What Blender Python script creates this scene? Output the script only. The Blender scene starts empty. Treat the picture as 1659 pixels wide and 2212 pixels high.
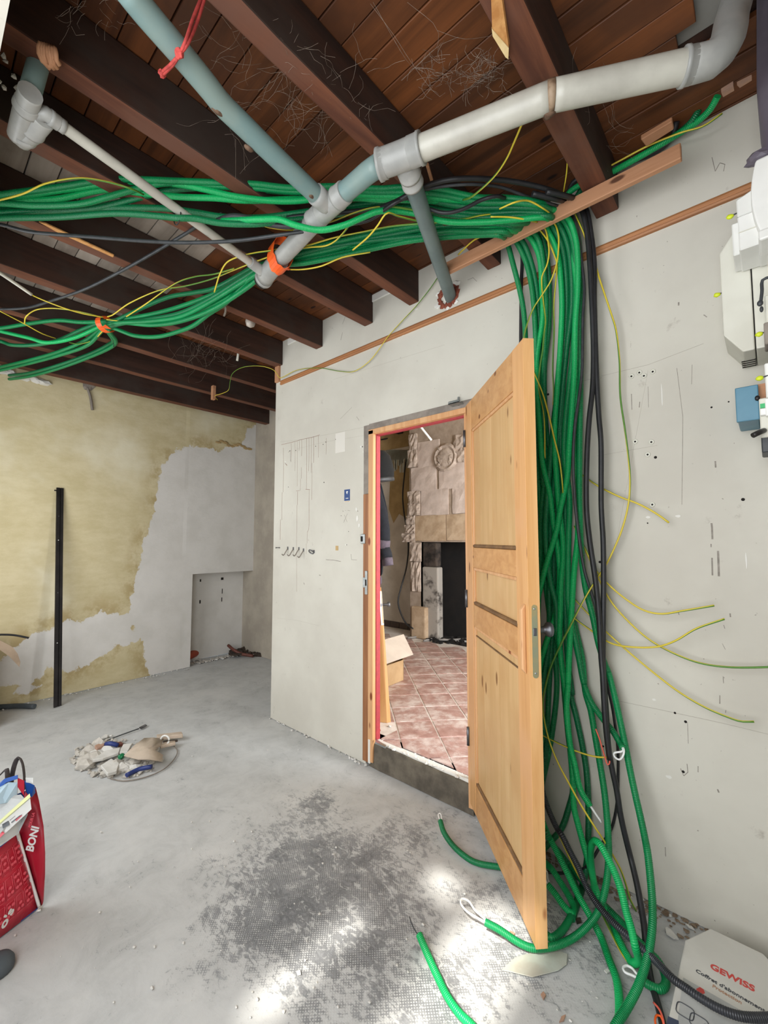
import bpy, bmesh, math, random
import numpy as np
from mathutils import Vector, Matrix, noise

R = random.Random(7)
SC = bpy.context.scene
COL = SC.collection

# ------------------------------------------------------------------ camera
# world: X runs along the partition wall, Y into it, Z up; the photographer stands at the origin
EYE = 1.40
FPX, CX, CY = 930.0, 829.5, 1106.0          # focal length and centre in pixels of the 1659 x 2212 frame
YAW, PITCH = math.radians(41.9), math.atan(61 / 930.0)
FW0 = Vector((-math.sin(YAW), math.cos(YAW), 0))
RT = Vector((math.cos(YAW), math.sin(YAW), 0))
FW = FW0 * math.cos(PITCH) + Vector((0, 0, math.sin(PITCH)))
UP = RT.cross(FW)
CAM0 = Vector((0, 0, EYE))
cam_d = bpy.data.cameras.new('camera')
cam_d.sensor_fit = 'HORIZONTAL'; cam_d.sensor_width = 36.0
cam_d.lens = 36.0 * FPX / 1659.0
cam_d.clip_start = 0.02
cam = bpy.data.objects.new('camera', cam_d)
cam.matrix_world = Matrix(((RT.x, UP.x, -FW.x, 0), (RT.y, UP.y, -FW.y, 0), (RT.z, UP.z, -FW.z, EYE), (0, 0, 0, 1)))
COL.objects.link(cam); SC.camera = cam

# ------------------------------------------------------------------ world, sun, daylight
w = bpy.data.worlds.new('sky'); SC.world = w; w.use_nodes = True
bg = w.node_tree.nodes['Background']
bg.inputs[0].default_value = (0.80, 0.90, 1.0, 1); bg.inputs[1].default_value = 0.30

def lamp(name, kind, loc, look, energy, color=(1, 1, 1), size=(1, 1), angle=0.03):
    d = bpy.data.lights.new(name, kind); d.energy = energy; d.color = color
    if kind == 'AREA':
        d.shape = 'RECTANGLE'; d.size, d.size_y = size
    if kind == 'SUN':
        d.angle = angle
    o = bpy.data.objects.new(name, d); o.location = loc
    o.rotation_euler = (Vector(look) - Vector(loc)).to_track_quat('-Z', 'Y').to_euler()
    COL.objects.link(o); return o

SUN_DIR = Vector((-0.30, 0.85, -1.0))
lamp('sun', 'SUN', (2, -4, 6), Vector((2, -4, 6)) + SUN_DIR, 9.5, (1.0, 0.95, 0.86), angle=0.03)
lamp('shopfront_daylight', 'AREA', (-0.6, -0.40, 1.6), (-0.9, 2.0, 1.6), 60, (0.97, 0.985, 1.0), (1.6, 1.9))
lamp('side_window_daylight', 'AREA', (-3.2, -0.40, 1.5), (-3.6, 2.0, 1.3), 48, (0.97, 0.985, 1.0), (1.6, 1.8))
lamp('next_room_daylight', 'AREA', (0.9, 2.75, 1.7), (-3.0, 4.4, 1.1), 190, (0.95, 0.975, 1.0), (1.3, 1.6))
SC.view_settings.view_transform = 'Standard'; SC.view_settings.look = 'None'
SC.view_settings.exposure = 0.0; SC.view_settings.gamma = 1.0; SC.view_settings.use_curve_mapping = False

# ------------------------------------------------------------------ helpers
def ray(px, py):
    return FW + RT * ((px - CX) / FPX) - UP * ((py - CY) / FPX)

def at(px, py, ax, v):
    """the point of the plane x/y/z = v that is seen at a pixel"""
    d = ray(px, py); i = 'xyz'.index(ax)
    return CAM0 + d * ((v - CAM0[i]) / d[i])

def path(pts):
    """(px, py, axis, value) gives a point; (px, py) alone takes its distance from its neighbours; a Vector stays"""
    T = []
    for p in pts:
        if isinstance(p, Vector):
            T.append((p - CAM0).dot(FW))
        elif len(p) == 4:
            T.append((at(*p) - CAM0).dot(FW))
        else:
            T.append(None)
    n = len(pts); out = []
    for i, p in enumerate(pts):
        if isinstance(p, Vector): out.append(p); continue
        t = T[i]
        if t is None:
            a = max([j for j in range(i) if T[j] is not None], default=None)
            b = min([j for j in range(i + 1, n) if T[j] is not None], default=None)
            if a is None: t = T[b]
            elif b is None: t = T[a]
            else:
                f = (i - a) / (b - a); t = T[a] * (1 - f) + T[b] * f
        out.append(CAM0 + ray(p[0], p[1]) * t)
    return out

def smooth_path(P, step):
    P = [np.array(p, float) for p in P]
    Q = [P[0]]
    for p in P[1:]:
        if np.linalg.norm(p - Q[-1]) > 1e-4: Q.append(p)
    P = Q
    if len(P) == 2:
        dense = [P[0] + (P[1] - P[0]) * k / 20 for k in range(21)]
    else:
        E = [2 * P[0] - P[1]] + P + [2 * P[-1] - P[-2]]
        dense = []
        for i in range(1, len(E) - 2):
            p0, p1, p2, p3 = E[i - 1], E[i], E[i + 1], E[i + 2]
            t0 = 0; t1 = max(np.linalg.norm(p1 - p0), 1e-5) ** .5; t2 = t1 + max(np.linalg.norm(p2 - p1), 1e-5) ** .5
            t3 = t2 + max(np.linalg.norm(p3 - p2), 1e-5) ** .5
            for k in range(14):
                t = t1 + (t2 - t1) * k / 14
                a1 = (t1 - t) / (t1 - t0) * p0 + (t - t0) / (t1 - t0) * p1
                a2 = (t2 - t) / (t2 - t1) * p1 + (t - t1) / (t2 - t1) * p2
                a3 = (t3 - t) / (t3 - t2) * p2 + (t - t2) / (t3 - t2) * p3
                b1 = (t2 - t) / (t2 - t0) * a1 + (t - t0) / (t2 - t0) * a2
                b2 = (t3 - t) / (t3 - t1) * a2 + (t - t1) / (t3 - t1) * a3
                dense.append((t2 - t) / (t2 - t1) * b1 + (t - t1) / (t2 - t1) * b2)
        dense.append(P[-1])
    D = np.array(dense); L = np.concatenate([[0], np.cumsum(np.linalg.norm(np.diff(D, axis=0), axis=1))])
    n = max(2, int(round(L[-1] / step)) + 1)
    s = np.linspace(0, L[-1], n)
    return np.stack([np.interp(s, L, D[:, k]) for k in range(3)], 1), s

class MB:
    def __init__(s):
        s.v = []; s.f = []; s.m = []; s.sm = []; s.uv = []
    def face(s, idx, mi=0, sm=False, uv=None):
        s.f.append(tuple(idx)); s.m.append(mi); s.sm.append(sm); s.uv.append(uv)
    def poly(s, pts, mi=0):
        b = len(s.v); s.v += [tuple(p) for p in pts]; s.face(range(b, b + len(pts)), mi)
    def prism(s, pts, ext, mi=0):
        n = len(pts); b = len(s.v); e = Vector(ext)
        s.v += [tuple(p) for p in pts] + [tuple(Vector(p) + e) for p in pts]
        s.face(range(b, b + n), mi); s.face(reversed(range(b + n, b + 2 * n)), mi)
        for i in range(n):
            j = (i + 1) % n; s.face((b + i, b + n + i, b + n + j, b + j), mi)
        return s
    def hexa(s, c, mi=0):
        b = len(s.v); s.v += [tuple(p) for p in c]
        for q in ((0, 3, 2, 1), (4, 5, 6, 7), (0, 1, 5, 4), (1, 2, 6, 5), (2, 3, 7, 6), (3, 0, 4, 7)):
            s.face([b + i for i in q], mi)
        return s
    def box(s, x0, x1, y0, y1, z0, z1, mi=0):
        return s.hexa([(x0, y0, z0), (x1, y0, z0), (x1, y1, z0), (x0, y1, z0), (x0, y0, z1), (x1, y0, z1), (x1, y1, z1), (x0, y1, z1)], mi)
    def fbox(s, F, a0, a1, b0, b1, c0, c1, mi=0):
        """box in a frame F(a, b, c) -> point"""
        return s.hexa([F(a0, b0, c0), F(a1, b0, c0), F(a1, b1, c0), F(a0, b1, c0), F(a0, b0, c1), F(a1, b0, c1), F(a1, b1, c1), F(a0, b1, c1)], mi)
    def tube(s, P, r, n=8, step=.02, ridge=0, cap=True, mi=0, smooth=True, raw=False, flat=1.0):
        if raw:
            D = np.array([tuple(p) for p in P], float); L = np.concatenate([[0], np.cumsum(np.linalg.norm(np.diff(D, axis=0), axis=1))])
        else:
            D, L = smooth_path(P, step)
        T = np.gradient(D, axis=0); T /= np.maximum(np.linalg.norm(T, axis=1), 1e-9)[:, None]
        ref = np.array([0, 0, 1.0]) if abs(T[0][2]) < .9 else np.array([1.0, 0, 0])
        u = np.cross(T[0], ref); u /= np.linalg.norm(u)
        b = len(s.v); m = len(D); cs = [(math.cos(2 * math.pi * k / n), math.sin(2 * math.pi * k / n)) for k in range(n)]
        for i in range(m):
            u = u - T[i] * np.dot(u, T[i]); u /= max(np.linalg.norm(u), 1e-9); q = np.cross(T[i], u)
            rr = (r[i] if hasattr(r, '__len__') else r) * ((1 - ridge) if (ridge and i % 2) else 1)
            for c, sn in cs:
                p = D[i] + u * (rr * c) + q * (rr * sn * flat); s.v.append((p[0], p[1], p[2]))
        for i in range(m - 1):
            for k in range(n):
                k2 = (k + 1) % n
                s.face((b + i * n + k, b + i * n + k2, b + (i + 1) * n + k2, b + (i + 1) * n + k), mi, smooth,
                       ((k / n, L[i]), ((k + 1) / n, L[i]), ((k + 1) / n, L[i + 1]), (k / n, L[i + 1])))
        if cap:
            s.face(reversed(range(b, b + n)), mi); s.face(range(b + (m - 1) * n, b + m * n), mi)
        return s
    def lathe(s, prof, o, axis, n=16, mi=0, smooth=True):
        """prof: (radius, distance along axis)"""
        o = Vector(o); a = Vector(axis).normalized()
        u = a.orthogonal().normalized(); q = a.cross(u); b = len(s.v)
        for r, h in prof:
            for k in range(n):
                t = 2 * math.pi * k / n
                s.v.append(tuple(o + a * h + (u * math.cos(t) + q * math.sin(t)) * max(r, 1e-5)))
        for i in range(len(prof) - 1):
            for k in range(n):
                k2 = (k + 1) % n
                s.face((b + i * n + k, b + i * n + k2, b + (i + 1) * n + k2, b + (i + 1) * n + k), mi, smooth)
        s.face(reversed(range(b, b + n)), mi); s.face(range(b + (len(prof) - 1) * n, b + len(prof) * n), mi)
        return s
    def ball(s, c, rad, sub=1, rough=0, seed=0, mi=0, smooth=False):
        bm = bmesh.new(); bmesh.ops.create_icosphere(bm, subdivisions=sub, radius=1.0); b = len(s.v)
        rad = Vector(rad) if hasattr(rad, '__len__') else Vector((rad, rad, rad)); c = Vector(c)
        rr = random.Random(seed)
        for v in bm.verts:
            k = 1 + (rr.random() - .5) * 2 * rough
            s.v.append((c.x + v.co.x * rad.x * k, c.y + v.co.y * rad.y * k, c.z + v.co.z * rad.z * k))
        bm.verts.ensure_lookup_table()
        for f in bm.faces: s.face([b + v.index for v in f.verts], mi, smooth)
        bm.free(); return s
    def build(s, name, mats, parent=None, label=None, cat=None, group=None, kind=None, bevel=0, seg=1, origin=None):
        mats = mats if isinstance(mats, (list, tuple)) else [mats]
        V = np.array(s.v, float)
        if origin is None:
            o = np.array([(V[:, 0].min() + V[:, 0].max()) / 2, (V[:, 1].min() + V[:, 1].max()) / 2, V[:, 2].min()])
        else:
            o = np.array(tuple(origin), float)
        me = bpy.data.meshes.new(name)
        me.from_pydata((V - o).tolist(), [], s.f)
        me.polygons.foreach_set('material_index', s.m); me.polygons.foreach_set('use_smooth', s.sm)
        if any(u is not None for u in s.uv):
            lay = me.uv_layers.new(name='UVMap'); arr = []
            for f, u in zip(s.f, s.uv):
                arr += [c for q in (u if u is not None else [(0, 0)] * len(f)) for c in q]
            lay.data.foreach_set('uv', arr)
        for m_ in mats: me.materials.append(m_)
        me.update()
        ob = bpy.data.objects.new(name, me); place(ob, o, parent)
        if bevel:
            md = ob.modifiers.new('bevel', 'BEVEL'); md.width = bevel; md.segments = seg; md.limit_method = 'ANGLE'
        return tag(ob, label, cat, group, kind)

WL = {}
def place(ob, o, parent=None):
    COL.objects.link(ob); o = Vector([float(c) for c in o]); WL[ob.name] = o
    if parent is not None:
        ob.parent = parent; ob.location = o - WL[parent.name]
    else:
        ob.location = o

def tag(o, label=None, cat=None, group=None, kind=None):
    if label: o['label'] = label
    if cat: o['category'] = cat
    if group: o['group'] = group
    if kind: o['kind'] = kind
    return o

def thing(name, loc, label=None, cat=None, group=None, kind=None):
    o = bpy.data.objects.new(name, None); o.empty_display_size = .05
    place(o, loc); return tag(o, label, cat, group, kind)

def dup(src, loc, rotz=0, parent=None):
    o = src.copy(); COL.objects.link(o); WL[o.name] = Vector(loc)
    o.parent = parent; o.location = Vector(loc) - (WL[parent.name] if parent else Vector((0, 0, 0)))
    o.rotation_euler = (0, 0, rotz); return o

# ------------------------------------------------------------------ materials
def lin(h):
    h = h.lstrip('#'); c = [int(h[i:i + 2], 16) / 255 for i in (0, 2, 4)]
    return tuple((x / 12.92 if x <= .04045 else ((x + .055) / 1.055) ** 2.4) for x in c) + (1,)

class NT:
    def __init__(s, name):
        s.mat = bpy.data.materials.new(name); s.mat.use_nodes = True; s.t = s.mat.node_tree; s.n = s.t.nodes
        s.b = s.n['Principled BSDF']
    def node(s, kind, **kw):
        nd = s.n.new(kind)
        for k, v in kw.items():
            if k.startswith('i_'): nd.inputs[int(k[2:])].default_value = v
            else: setattr(nd, k, v)
        return nd
    def link(s, a, b): s.t.links.new(a, b)
    def coord(s, out='Object', scale=(1, 1, 1), rot=(0, 0, 0)):
        tc = s.node('ShaderNodeTexCoord'); mp = s.node('ShaderNodeMapping')
        mp.inputs['Scale'].default_value = scale; mp.inputs['Rotation'].default_value = rot
        s.link(tc.outputs[out], mp.inputs[0]); return mp.outputs[0]
    def noise(s, vec, scale, detail=5, rough=.6, dist=0):
        nd = s.node('ShaderNodeTexNoise'); nd.inputs['Scale'].default_value = scale; nd.inputs['Detail'].default_value = detail
        nd.inputs['Roughness'].default_value = rough; nd.inputs['Distortion'].default_value = dist
        s.link(vec, nd.inputs['Vector']); return nd.outputs['Fac']
    def ramp(s, fac, a, b):
        nd = s.node('ShaderNodeMapRange'); nd.clamp = True; nd.interpolation_type = 'SMOOTHSTEP'
        nd.inputs[1].default_value = a; nd.inputs[2].default_value = b; s.link(fac, nd.inputs[0]); return nd.outputs[0]
    def mix(s, fac, a, b):
        nd = s.node('ShaderNodeMix', data_type='RGBA')
        if isinstance(fac, (int, float)): nd.inputs[0].default_value = fac
        else: s.link(fac, nd.inputs[0])
        for i, c in ((6, a), (7, b)):
            if isinstance(c, tuple): nd.inputs[i].default_value = c
            else: s.link(c, nd.inputs[i])
        return nd.outputs[2]
    def math(s, op, a, b=None):
        nd = s.node('ShaderNodeMath', operation=op)
        for i, c in enumerate((a, b)):
            if c is None: continue
            if isinstance(c, (int, float)): nd.inputs[i].default_value = c
            else: s.link(c, nd.inputs[i])
        return nd.outputs[0]
    def bump(s, h, strength=.3, dist=.01):
        nd = s.node('ShaderNodeBump'); nd.inputs['Strength'].default_value = strength; nd.inputs['Distance'].default_value = dist
        s.link(h, nd.inputs['Height']); s.link(nd.outputs[0], s.b.inputs['Normal'])
    def attr(s, name):
        nd = s.node('ShaderNodeAttribute'); nd.attribute_name = name; return nd.outputs['Fac']
    def done(s, col, rough=.6, metal=0, spec=.5):
        if isinstance(col, tuple): s.b.inputs['Base Color'].default_value = col
        else: s.link(col, s.b.inputs['Base Color'])
        if isinstance(rough, (int, float)): s.b.inputs['Roughness'].default_value = rough
        else: s.link(rough, s.b.inputs['Roughness'])
        s.b.inputs['Metallic'].default_value = metal; s.b.inputs['Specular IOR Level'].default_value = spec
        return s.mat

def plain(name, c1, c2=None, scale=12, rough=.6, bump=0, bscale=60, metal=0, spec=.5, lo=.35, hi=.65, bdist=.004):
    n = NT(name); v = n.coord()
    col = lin(c1)
    if c2: col = n.mix(n.ramp(n.noise(v, scale), lo, hi), lin(c1), lin(c2))
    if bump: n.bump(n.noise(v, bscale, 6), bump, bdist)
    return n.done(col, rough, metal, spec)

def wood(name, c1, c2, c3=None, axis=2, rough=.55, scale=1.0, bump=.15, rnd=0.0, knots=None, spec=.4):
    n = NT(name); sc = [22 * scale] * 3; sc[axis] = 1.3 * scale
    tc = n.node('ShaderNodeTexCoord'); oi = n.node('ShaderNodeObjectInfo')
    add = n.node('ShaderNodeVectorMath', operation='ADD'); n.link(tc.outputs['Object'], add.inputs[0])
    cmb = n.node('ShaderNodeCombineXYZ'); k = n.math('MULTIPLY', oi.outputs['Random'], 37.0)
    for i in range(3): n.link(k, cmb.inputs[i])
    n.link(cmb.outputs[0], add.inputs[1])
    mp = n.node('ShaderNodeMapping'); mp.inputs['Scale'].default_value = sc; n.link(add.outputs[0], mp.inputs[0])
    g = n.noise(mp.outputs[0], 1.0, 8, .65, .6)
    col = n.mix(n.ramp(g, .3, .7), lin(c1), lin(c2))
    if c3:
        big = n.noise(add.outputs[0], 2.6, 4, .6)
        col = n.mix(n.ramp(big, .42, .68), col, lin(c3))
    if knots:
        mk = n.node('ShaderNodeMapping'); ks = [9.0] * 3; ks[axis] = 3.6; mk.inputs['Scale'].default_value = ks; n.link(add.outputs[0], mk.inputs[0])
        vo = n.node('ShaderNodeTexVoronoi'); vo.inputs['Scale'].default_value = 1.0; n.link(mk.outputs[0], vo.inputs['Vector'])
        col = n.mix(n.ramp(vo.outputs['Distance'], .07, .13), lin(knots), col)
    if rnd:
        hv = n.node('ShaderNodeHueSaturation'); n.link(col, hv.inputs['Color'])
        n.link(n.math('ADD', n.math('MULTIPLY', oi.outputs['Random'], rnd), 1 - rnd / 2), hv.inputs['Value']); col = hv.outputs[0]
    n.bump(g, bump, .003)
    return n.done(col, rough, 0, spec)

# plasterboard of the partition
n = NT('white_painted_board'); v = n.coord('Object')
c = n.mix(n.ramp(n.noise(v, 1.6, 5), .35, .7), lin('#cbc8bd'), lin('#bfbbb0'))
c = n.mix(n.ramp(n.noise(v, 9, 8, .7), .62, .74), c, lin('#aaa49a'))
c = n.mix(n.ramp(n.noise(v, 70, 3, .6), .72, .76), c, lin('#8d877d'))
n.bump(n.noise(v, 120, 4), .05, .002); M_WALL = n.done(c, .75, 0, .3)
# old yellow plaster and the fresh white patch
n = NT('yellow_and_white_plaster'); v = n.coord('Object')
fz = n.noise(v, 7, 8, .7); msk = n.ramp(n.math('ADD', n.attr('patch'), n.math('MULTIPLY', n.math('SUBTRACT', fz, .5), .22)), -.006, .006)
vs = n.coord('Object', (1, 1.6, 3.2))
y_ = n.mix(n.ramp(n.noise(vs, 3, 7, .7), .3, .7), lin('#cfc3a0'), lin('#c0b38c'))
y_ = n.mix(n.ramp(n.noise(vs, 9, 8, .75), .62, .78), y_, lin('#bdae88'))
y_ = n.mix(n.ramp(n.noise(v, 1.2, 4), .5, .75), y_, lin('#ddd6bd'))
y_ = n.mix(n.math('MULTIPLY', n.ramp(n.attr('patch'), -.22, -.01), n.ramp(n.noise(v, 5, 6, .7), .42, .62)), y_, lin('#b09e74'))
w_ = n.mix(n.ramp(n.noise(v, 4, 6), .35, .7), lin('#d9d6d1'), lin('#cfccc6'))
n.bump(n.math('ADD', n.math('MULTIPLY', n.noise(vs, 14, 8, .75), 1.0), n.math('MULTIPLY', msk, -.6)), .16, .012)
M_YEL = n.done(n.mix(msk, y_, w_), .85, 0, .2)
M_PLAST = plain('bare_plaster', '#c4c0b7', '#b4afa5', 3, .8, .2, 40)
# floor: dust over an old dark adhesive with a woven print
n = NT('dusty_concrete'); v = n.coord('Object')
dk = n.attr('dark'); nz = n.noise(v, 6, 9, .72, .5); nf = n.noise(n.coord('Object', (1.0, 1.7, 1), (0, 0, .5)), 27, 9, .75, .8)
sep = n.node('ShaderNodeSeparateXYZ'); n.link(v, sep.inputs[0])
K = 2 * math.pi / .0115
wv = n.math('MULTIPLY', n.math('SINE', n.math('MULTIPLY', sep.outputs[0], K)), n.math('SINE', n.math('MULTIPLY', sep.outputs[1], K)))
dots = n.ramp(wv, .15, .6)
f = n.math('ADD', dk, n.math('ADD', n.math('MULTIPLY', n.math('SUBTRACT', nz, .5), 1.5), n.math('MULTIPLY', n.math('SUBTRACT', nf, .5), 2.7)))
f = n.math('SUBTRACT', f, n.math('MULTIPLY', n.math('MULTIPLY', dots, n.ramp(n.noise(v, 9, 4), .38, .6)), .45))
f = n.ramp(f, .26, .72)
dust = n.mix(n.ramp(nz, .35, .68), lin('#bfc0bf'), lin('#b0b1b0'))
dust = n.mix(n.ramp(n.noise(v, 2.2, 6), .5, .75), dust, lin('#c6c6c4'))
dust = n.mix(n.ramp(nf, .64, .74), dust, lin('#8f8e8b'))
dark = n.mix(n.ramp(nf, .4, .65), lin('#5c5e61'), lin('#8a8c8e'))
col = n.mix(f, dust, dark)
n.bump(n.math('ADD', n.math('MULTIPLY', nf, .8), n.math('MULTIPLY', n.math('MULTIPLY', dots, n.ramp(dk, .1, .6)), .5)), .25, .004)
M_FLOOR = n.done(col, n.math('SUBTRACT', .82, n.math('MULTIPLY', f, .34)), 0, .4)

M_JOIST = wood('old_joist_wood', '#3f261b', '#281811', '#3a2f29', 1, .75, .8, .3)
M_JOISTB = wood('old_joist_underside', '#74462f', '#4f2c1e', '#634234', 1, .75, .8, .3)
M_BOARD = wood('red_brown_ceiling_board', '#70401f', '#45250f', '#4c2b17', 0, .6, .55, .25, .5, '#22100a')
M_BOARDG = wood('dusty_grey_ceiling_board', '#a2978b', '#857a6f', '#6b5f55', 0, .85, .5, .3, .25)
M_TRIM = wood('orange_brown_moulding', '#b27a4c', '#94603a', None, 0, .5, 1, .1)
M_BATTEN = wood('rough_batten_wood', '#c39270', '#a57452', '#b48462', 0, .7, 1, .3, 0, '#5c3a28')
M_PINE = wood('varnished_pine', '#cfa06c', '#bf8d58', '#c8986a', 2, .4, .9, .06, .08, '#7a4a24')
M_PINEH = wood('varnished_pine_rail', '#c99a66', '#b58350', None, 0, .4, .9, .06, .08, '#7a4a24')
M_PINEL = wood('light_pine_panel', '#cba878', '#bd9866', '#bd9564', 2, .42, .8, .06, 0, '#7d5730')
M_PINEE = wood('pine_edge', '#dcae78', '#cc985f', None, 2, .4, 1, .06, 0, '#9a5f34')
M_DKPINE = wood('worn_dark_bead', '#80613f', '#5f4630', None, 0, .6, 1, .1)
M_FRAME = wood('orange_door_frame', '#d2a67a', '#c08c5e', None, 2, .45, 1, .08, 0, '#7a3c1c')
M_FRAMEB = wood('brown_casing', '#9c6a44', '#7d4e30', None, 2, .5, 1, .08)
M_LATH = wood('fresh_lath', '#d7a468', '#b57c45', None, 2, .6, 1, .1)
M_CONC = plain('raw_concrete_step', '#6d6558', '#4b453c', 9, .9, .5, 45, lo=.3, hi=.7)
M_GREY = plain('weathered_grey_strip', '#8f867c', '#776e66', 9, .85, .2)
M_RED = plain('red_paint_line', '#a8383f', '#98343c', 30, .55)
M_METAL = plain('zinc_steel', '#b9bdbd', '#9aa0a0', 20, .35, 0, 60, .85)
M_BRASSY = plain('yellowed_lock_plate', '#c2b98e', '#9db3a4', 6, .3, 0, 60, .75)
M_DKMETAL = plain('dark_pewter', '#77787c', '#55565a', 14, .4, .1, 60, .8)
M_BLACKM = plain('black_steel', '#1d1a1b', '#2a2626', 9, .45, .05, 60, .3)
M_STEELT = plain('grey_pvc', '#a2a29e', '#8f908d', 6, .42, .03, 80)
M_PVCW = plain('pale_grey_pvc', '#b8b6ab', '#a5a298', 5, .4, .04, 50)
M_PVCB = plain('blue_grey_pvc', '#6c8787', '#7b8d88', 4, .45, .04, 50)
M_PVCD = plain('dark_blue_grey_pvc', '#5c6c6d', '#6a7a79', 5, .45, .04, 50)
M_BURN = plain('scorched_pvc', '#5d4330', '#9a846c', 18, .6)
M_RSPOT = plain('rust_spot', '#4a3526', '#6a5240', 40, .8)
M_BLACKC = plain('black_cable', '#1b1c1f', '#242528', 20, .5)
M_GREYC = plain('grey_cable', '#3a3d40', '#2c2e31', 20, .5)
M_WHITEP = plain('white_plastic', '#e6e6e2', '#dadad5', 3, .4)
M_OFFW = plain('off_white_plastic', '#d3d2c6', '#c7c5b8', 3, .5)
M_WIRE = plain('white_pull_wire', '#eef0ee', None, 3, .35)
M_ORANGE = plain('orange_tape', '#f0641e', '#e2561a', 18, .5, .3, 40)
M_TEAL = plain('teal_plastic', '#4d7f94', '#42738a', 4, .4)
M_YTAG = plain('yellow_green_clip', '#c9d62a', None, 3, .5)
M_REDSTR = plain('red_string', '#b8423c', '#9c3532', 60, .8)
M_PINKW = plain('red_core_wire', '#ee6a58', None, 5, .5)
M_NAVY = plain('navy_fleece', '#1a1c24', '#13151c', 30, .95, .5, 140)
M_MAUVE = plain('mauve_cuff', '#5d545e', '#4e4650', 30, .95, .5, 140)
M_HAT = plain('black_fur_hat', '#060708', '#0b0c0d', 60, .95, .8, 120)
M_CARD = plain('cardboard', '#b99a72', '#ab8b63', 5, .8, .05)
M_CARDL = plain('pale_cardboard_flap', '#c9bcae', '#bdb0a3', 5, .8, .05)
M_RUB = plain('plaster_rubble', '#c2bdb4', '#aaa49b', 14, .9, .5, 60)
M_RUBP = plain('pink_rubble', '#b08a70', '#a58574', 14, .9, .5, 60)
M_RUBW = plain('white_plaster_chip', '#d6d4cf', '#c6c4be', 14, .85, .3, 60)
M_BLUEC = plain('blue_conduit_offcut', '#27397a', '#1f2f68', 12, .5)
M_ORPIPE = plain('orange_drain_pipe', '#b5492c', '#9a3c24', 8, .45)
M_BRPIPE = plain('brown_copper_pipe', '#6d3c30', '#553028', 8, .5)
M_DIRT = plain('dark_debris', '#4b3d33', '#2e2620', 20, .95, .6, 60)
M_RUST = plain('rust_drip', '#93705f', '#7f6255', 30, .8)
M_GRAPH = plain('grey_scratch', '#7d776f', '#979087', 40, .8)
M_FAINT = plain('faint_pencil_line', '#9d978c', '#aaa499', 40, .8)
M_WPATCH = plain('white_filler', '#d9d7d0', None, 5, .8)
M_HOLE = plain('dark_hole', '#191410', None, 5, .9)
M_BRICK = plain('broken_brick_red', '#8a4734', '#6a3527', 25, .9, .5, 50)
M_COB = plain('cobweb_silk', '#9a8b7d', '#7d7065', 30, .9)
M_SHEET = plain('dark_plastic_sheet', '#5b545f', '#6a646e', 4, .35, .2, 12)
M_UPPER = plain('grey_upper_void', '#7c7b76', '#6b6a66', 4, .9)
M_STONE = plain('pale_limestone', '#d2c2b8', '#c0afa4', 8, .92, .5, 40)
M_STONEB = plain('tan_lintel_stone', '#c4ad92', '#ab9276', 6, .92, .5, 40)
M_ROUGHST = plain('hacked_stone', '#c0b0a3', '#a09083', 16, .95, .9, 30)
M_MORT = plain('lime_mortar', '#ab9a8a', '#978676', 10, .95, .6, 30)
M_SOOT = plain('soot_black', '#0d0b0a', '#171310', 6, .95, .4, 20)
M_SOOTY = plain('sooty_wall', '#a09a92', '#3a3430', 5, .95, .5, 20, lo=.5, hi=.66)
M_OLDYEL = plain('old_ochre_plaster', '#b89e70', '#a0875c', 4, .9, .5, 20)
M_NEXTW = plain('grey_next_room_wall', '#d2cabe', '#bcb3a6', 3, .9, .3, 20)
M_SKIRT = plain('dark_skirting_tile', '#55463f', '#463932', 12, .5)
M_FLUFF = plain('grey_tube', '#8e8a86', None, 3, .6)
M_PAPERB = plain('blue_sticker', '#27457a', None, 3, .5)
M_TAN = plain('tan_tape_scrap', '#b79a6a', None, 3, .7)
M_BAGRED = plain('red_bag', '#c5203a', '#b81b33', 3, .38, .12, 14)
M_BAGDK = plain('darker_red_bag', '#b21d33', '#a5182d', 3, .38, .12, 14)
M_BAGL = plain('pale_red_print', '#d9505f', None, 3, .4)
M_BAGBLUE = plain('blue_bag_lining', '#2456a8', '#1c478f', 3, .4)
M_HANDLE = plain('dark_webbing', '#4a4444', '#393434', 40, .8)
M_CLEARP = plain('cloudy_plastic', '#c3c6c6', '#aeb2b2', 5, .25, .5, 14)
M_PAPER = plain('white_paper', '#dfe0de', '#d3d4d2', 5, .6)
M_LGREEN = plain('yellow_paper_edge', '#d9dca0', None, 5, .6)
M_INK = plain('grey_ink', '#5b5f66', None, 5, .6)
M_INKB = plain('dark_print', '#45484d', None, 5, .6)
M_INKR = plain('red_print', '#c4453f', None, 5, .6)
M_BOXW = plain('white_packaging', '#d2d0c9', '#c6c4bd', 4, .5)
M_SLATE = plain('dark_rubber', '#4b5257', '#3f464b', 8, .7, .2, 50)
M_CHIP = plain('pale_green_paint_flake', '#b8bdb2', '#aba79a', 8, .7, .2, 40)
M_BULB = plain('dusty_glass', '#8f857c', '#c9bfb4', 10, .2)

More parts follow.
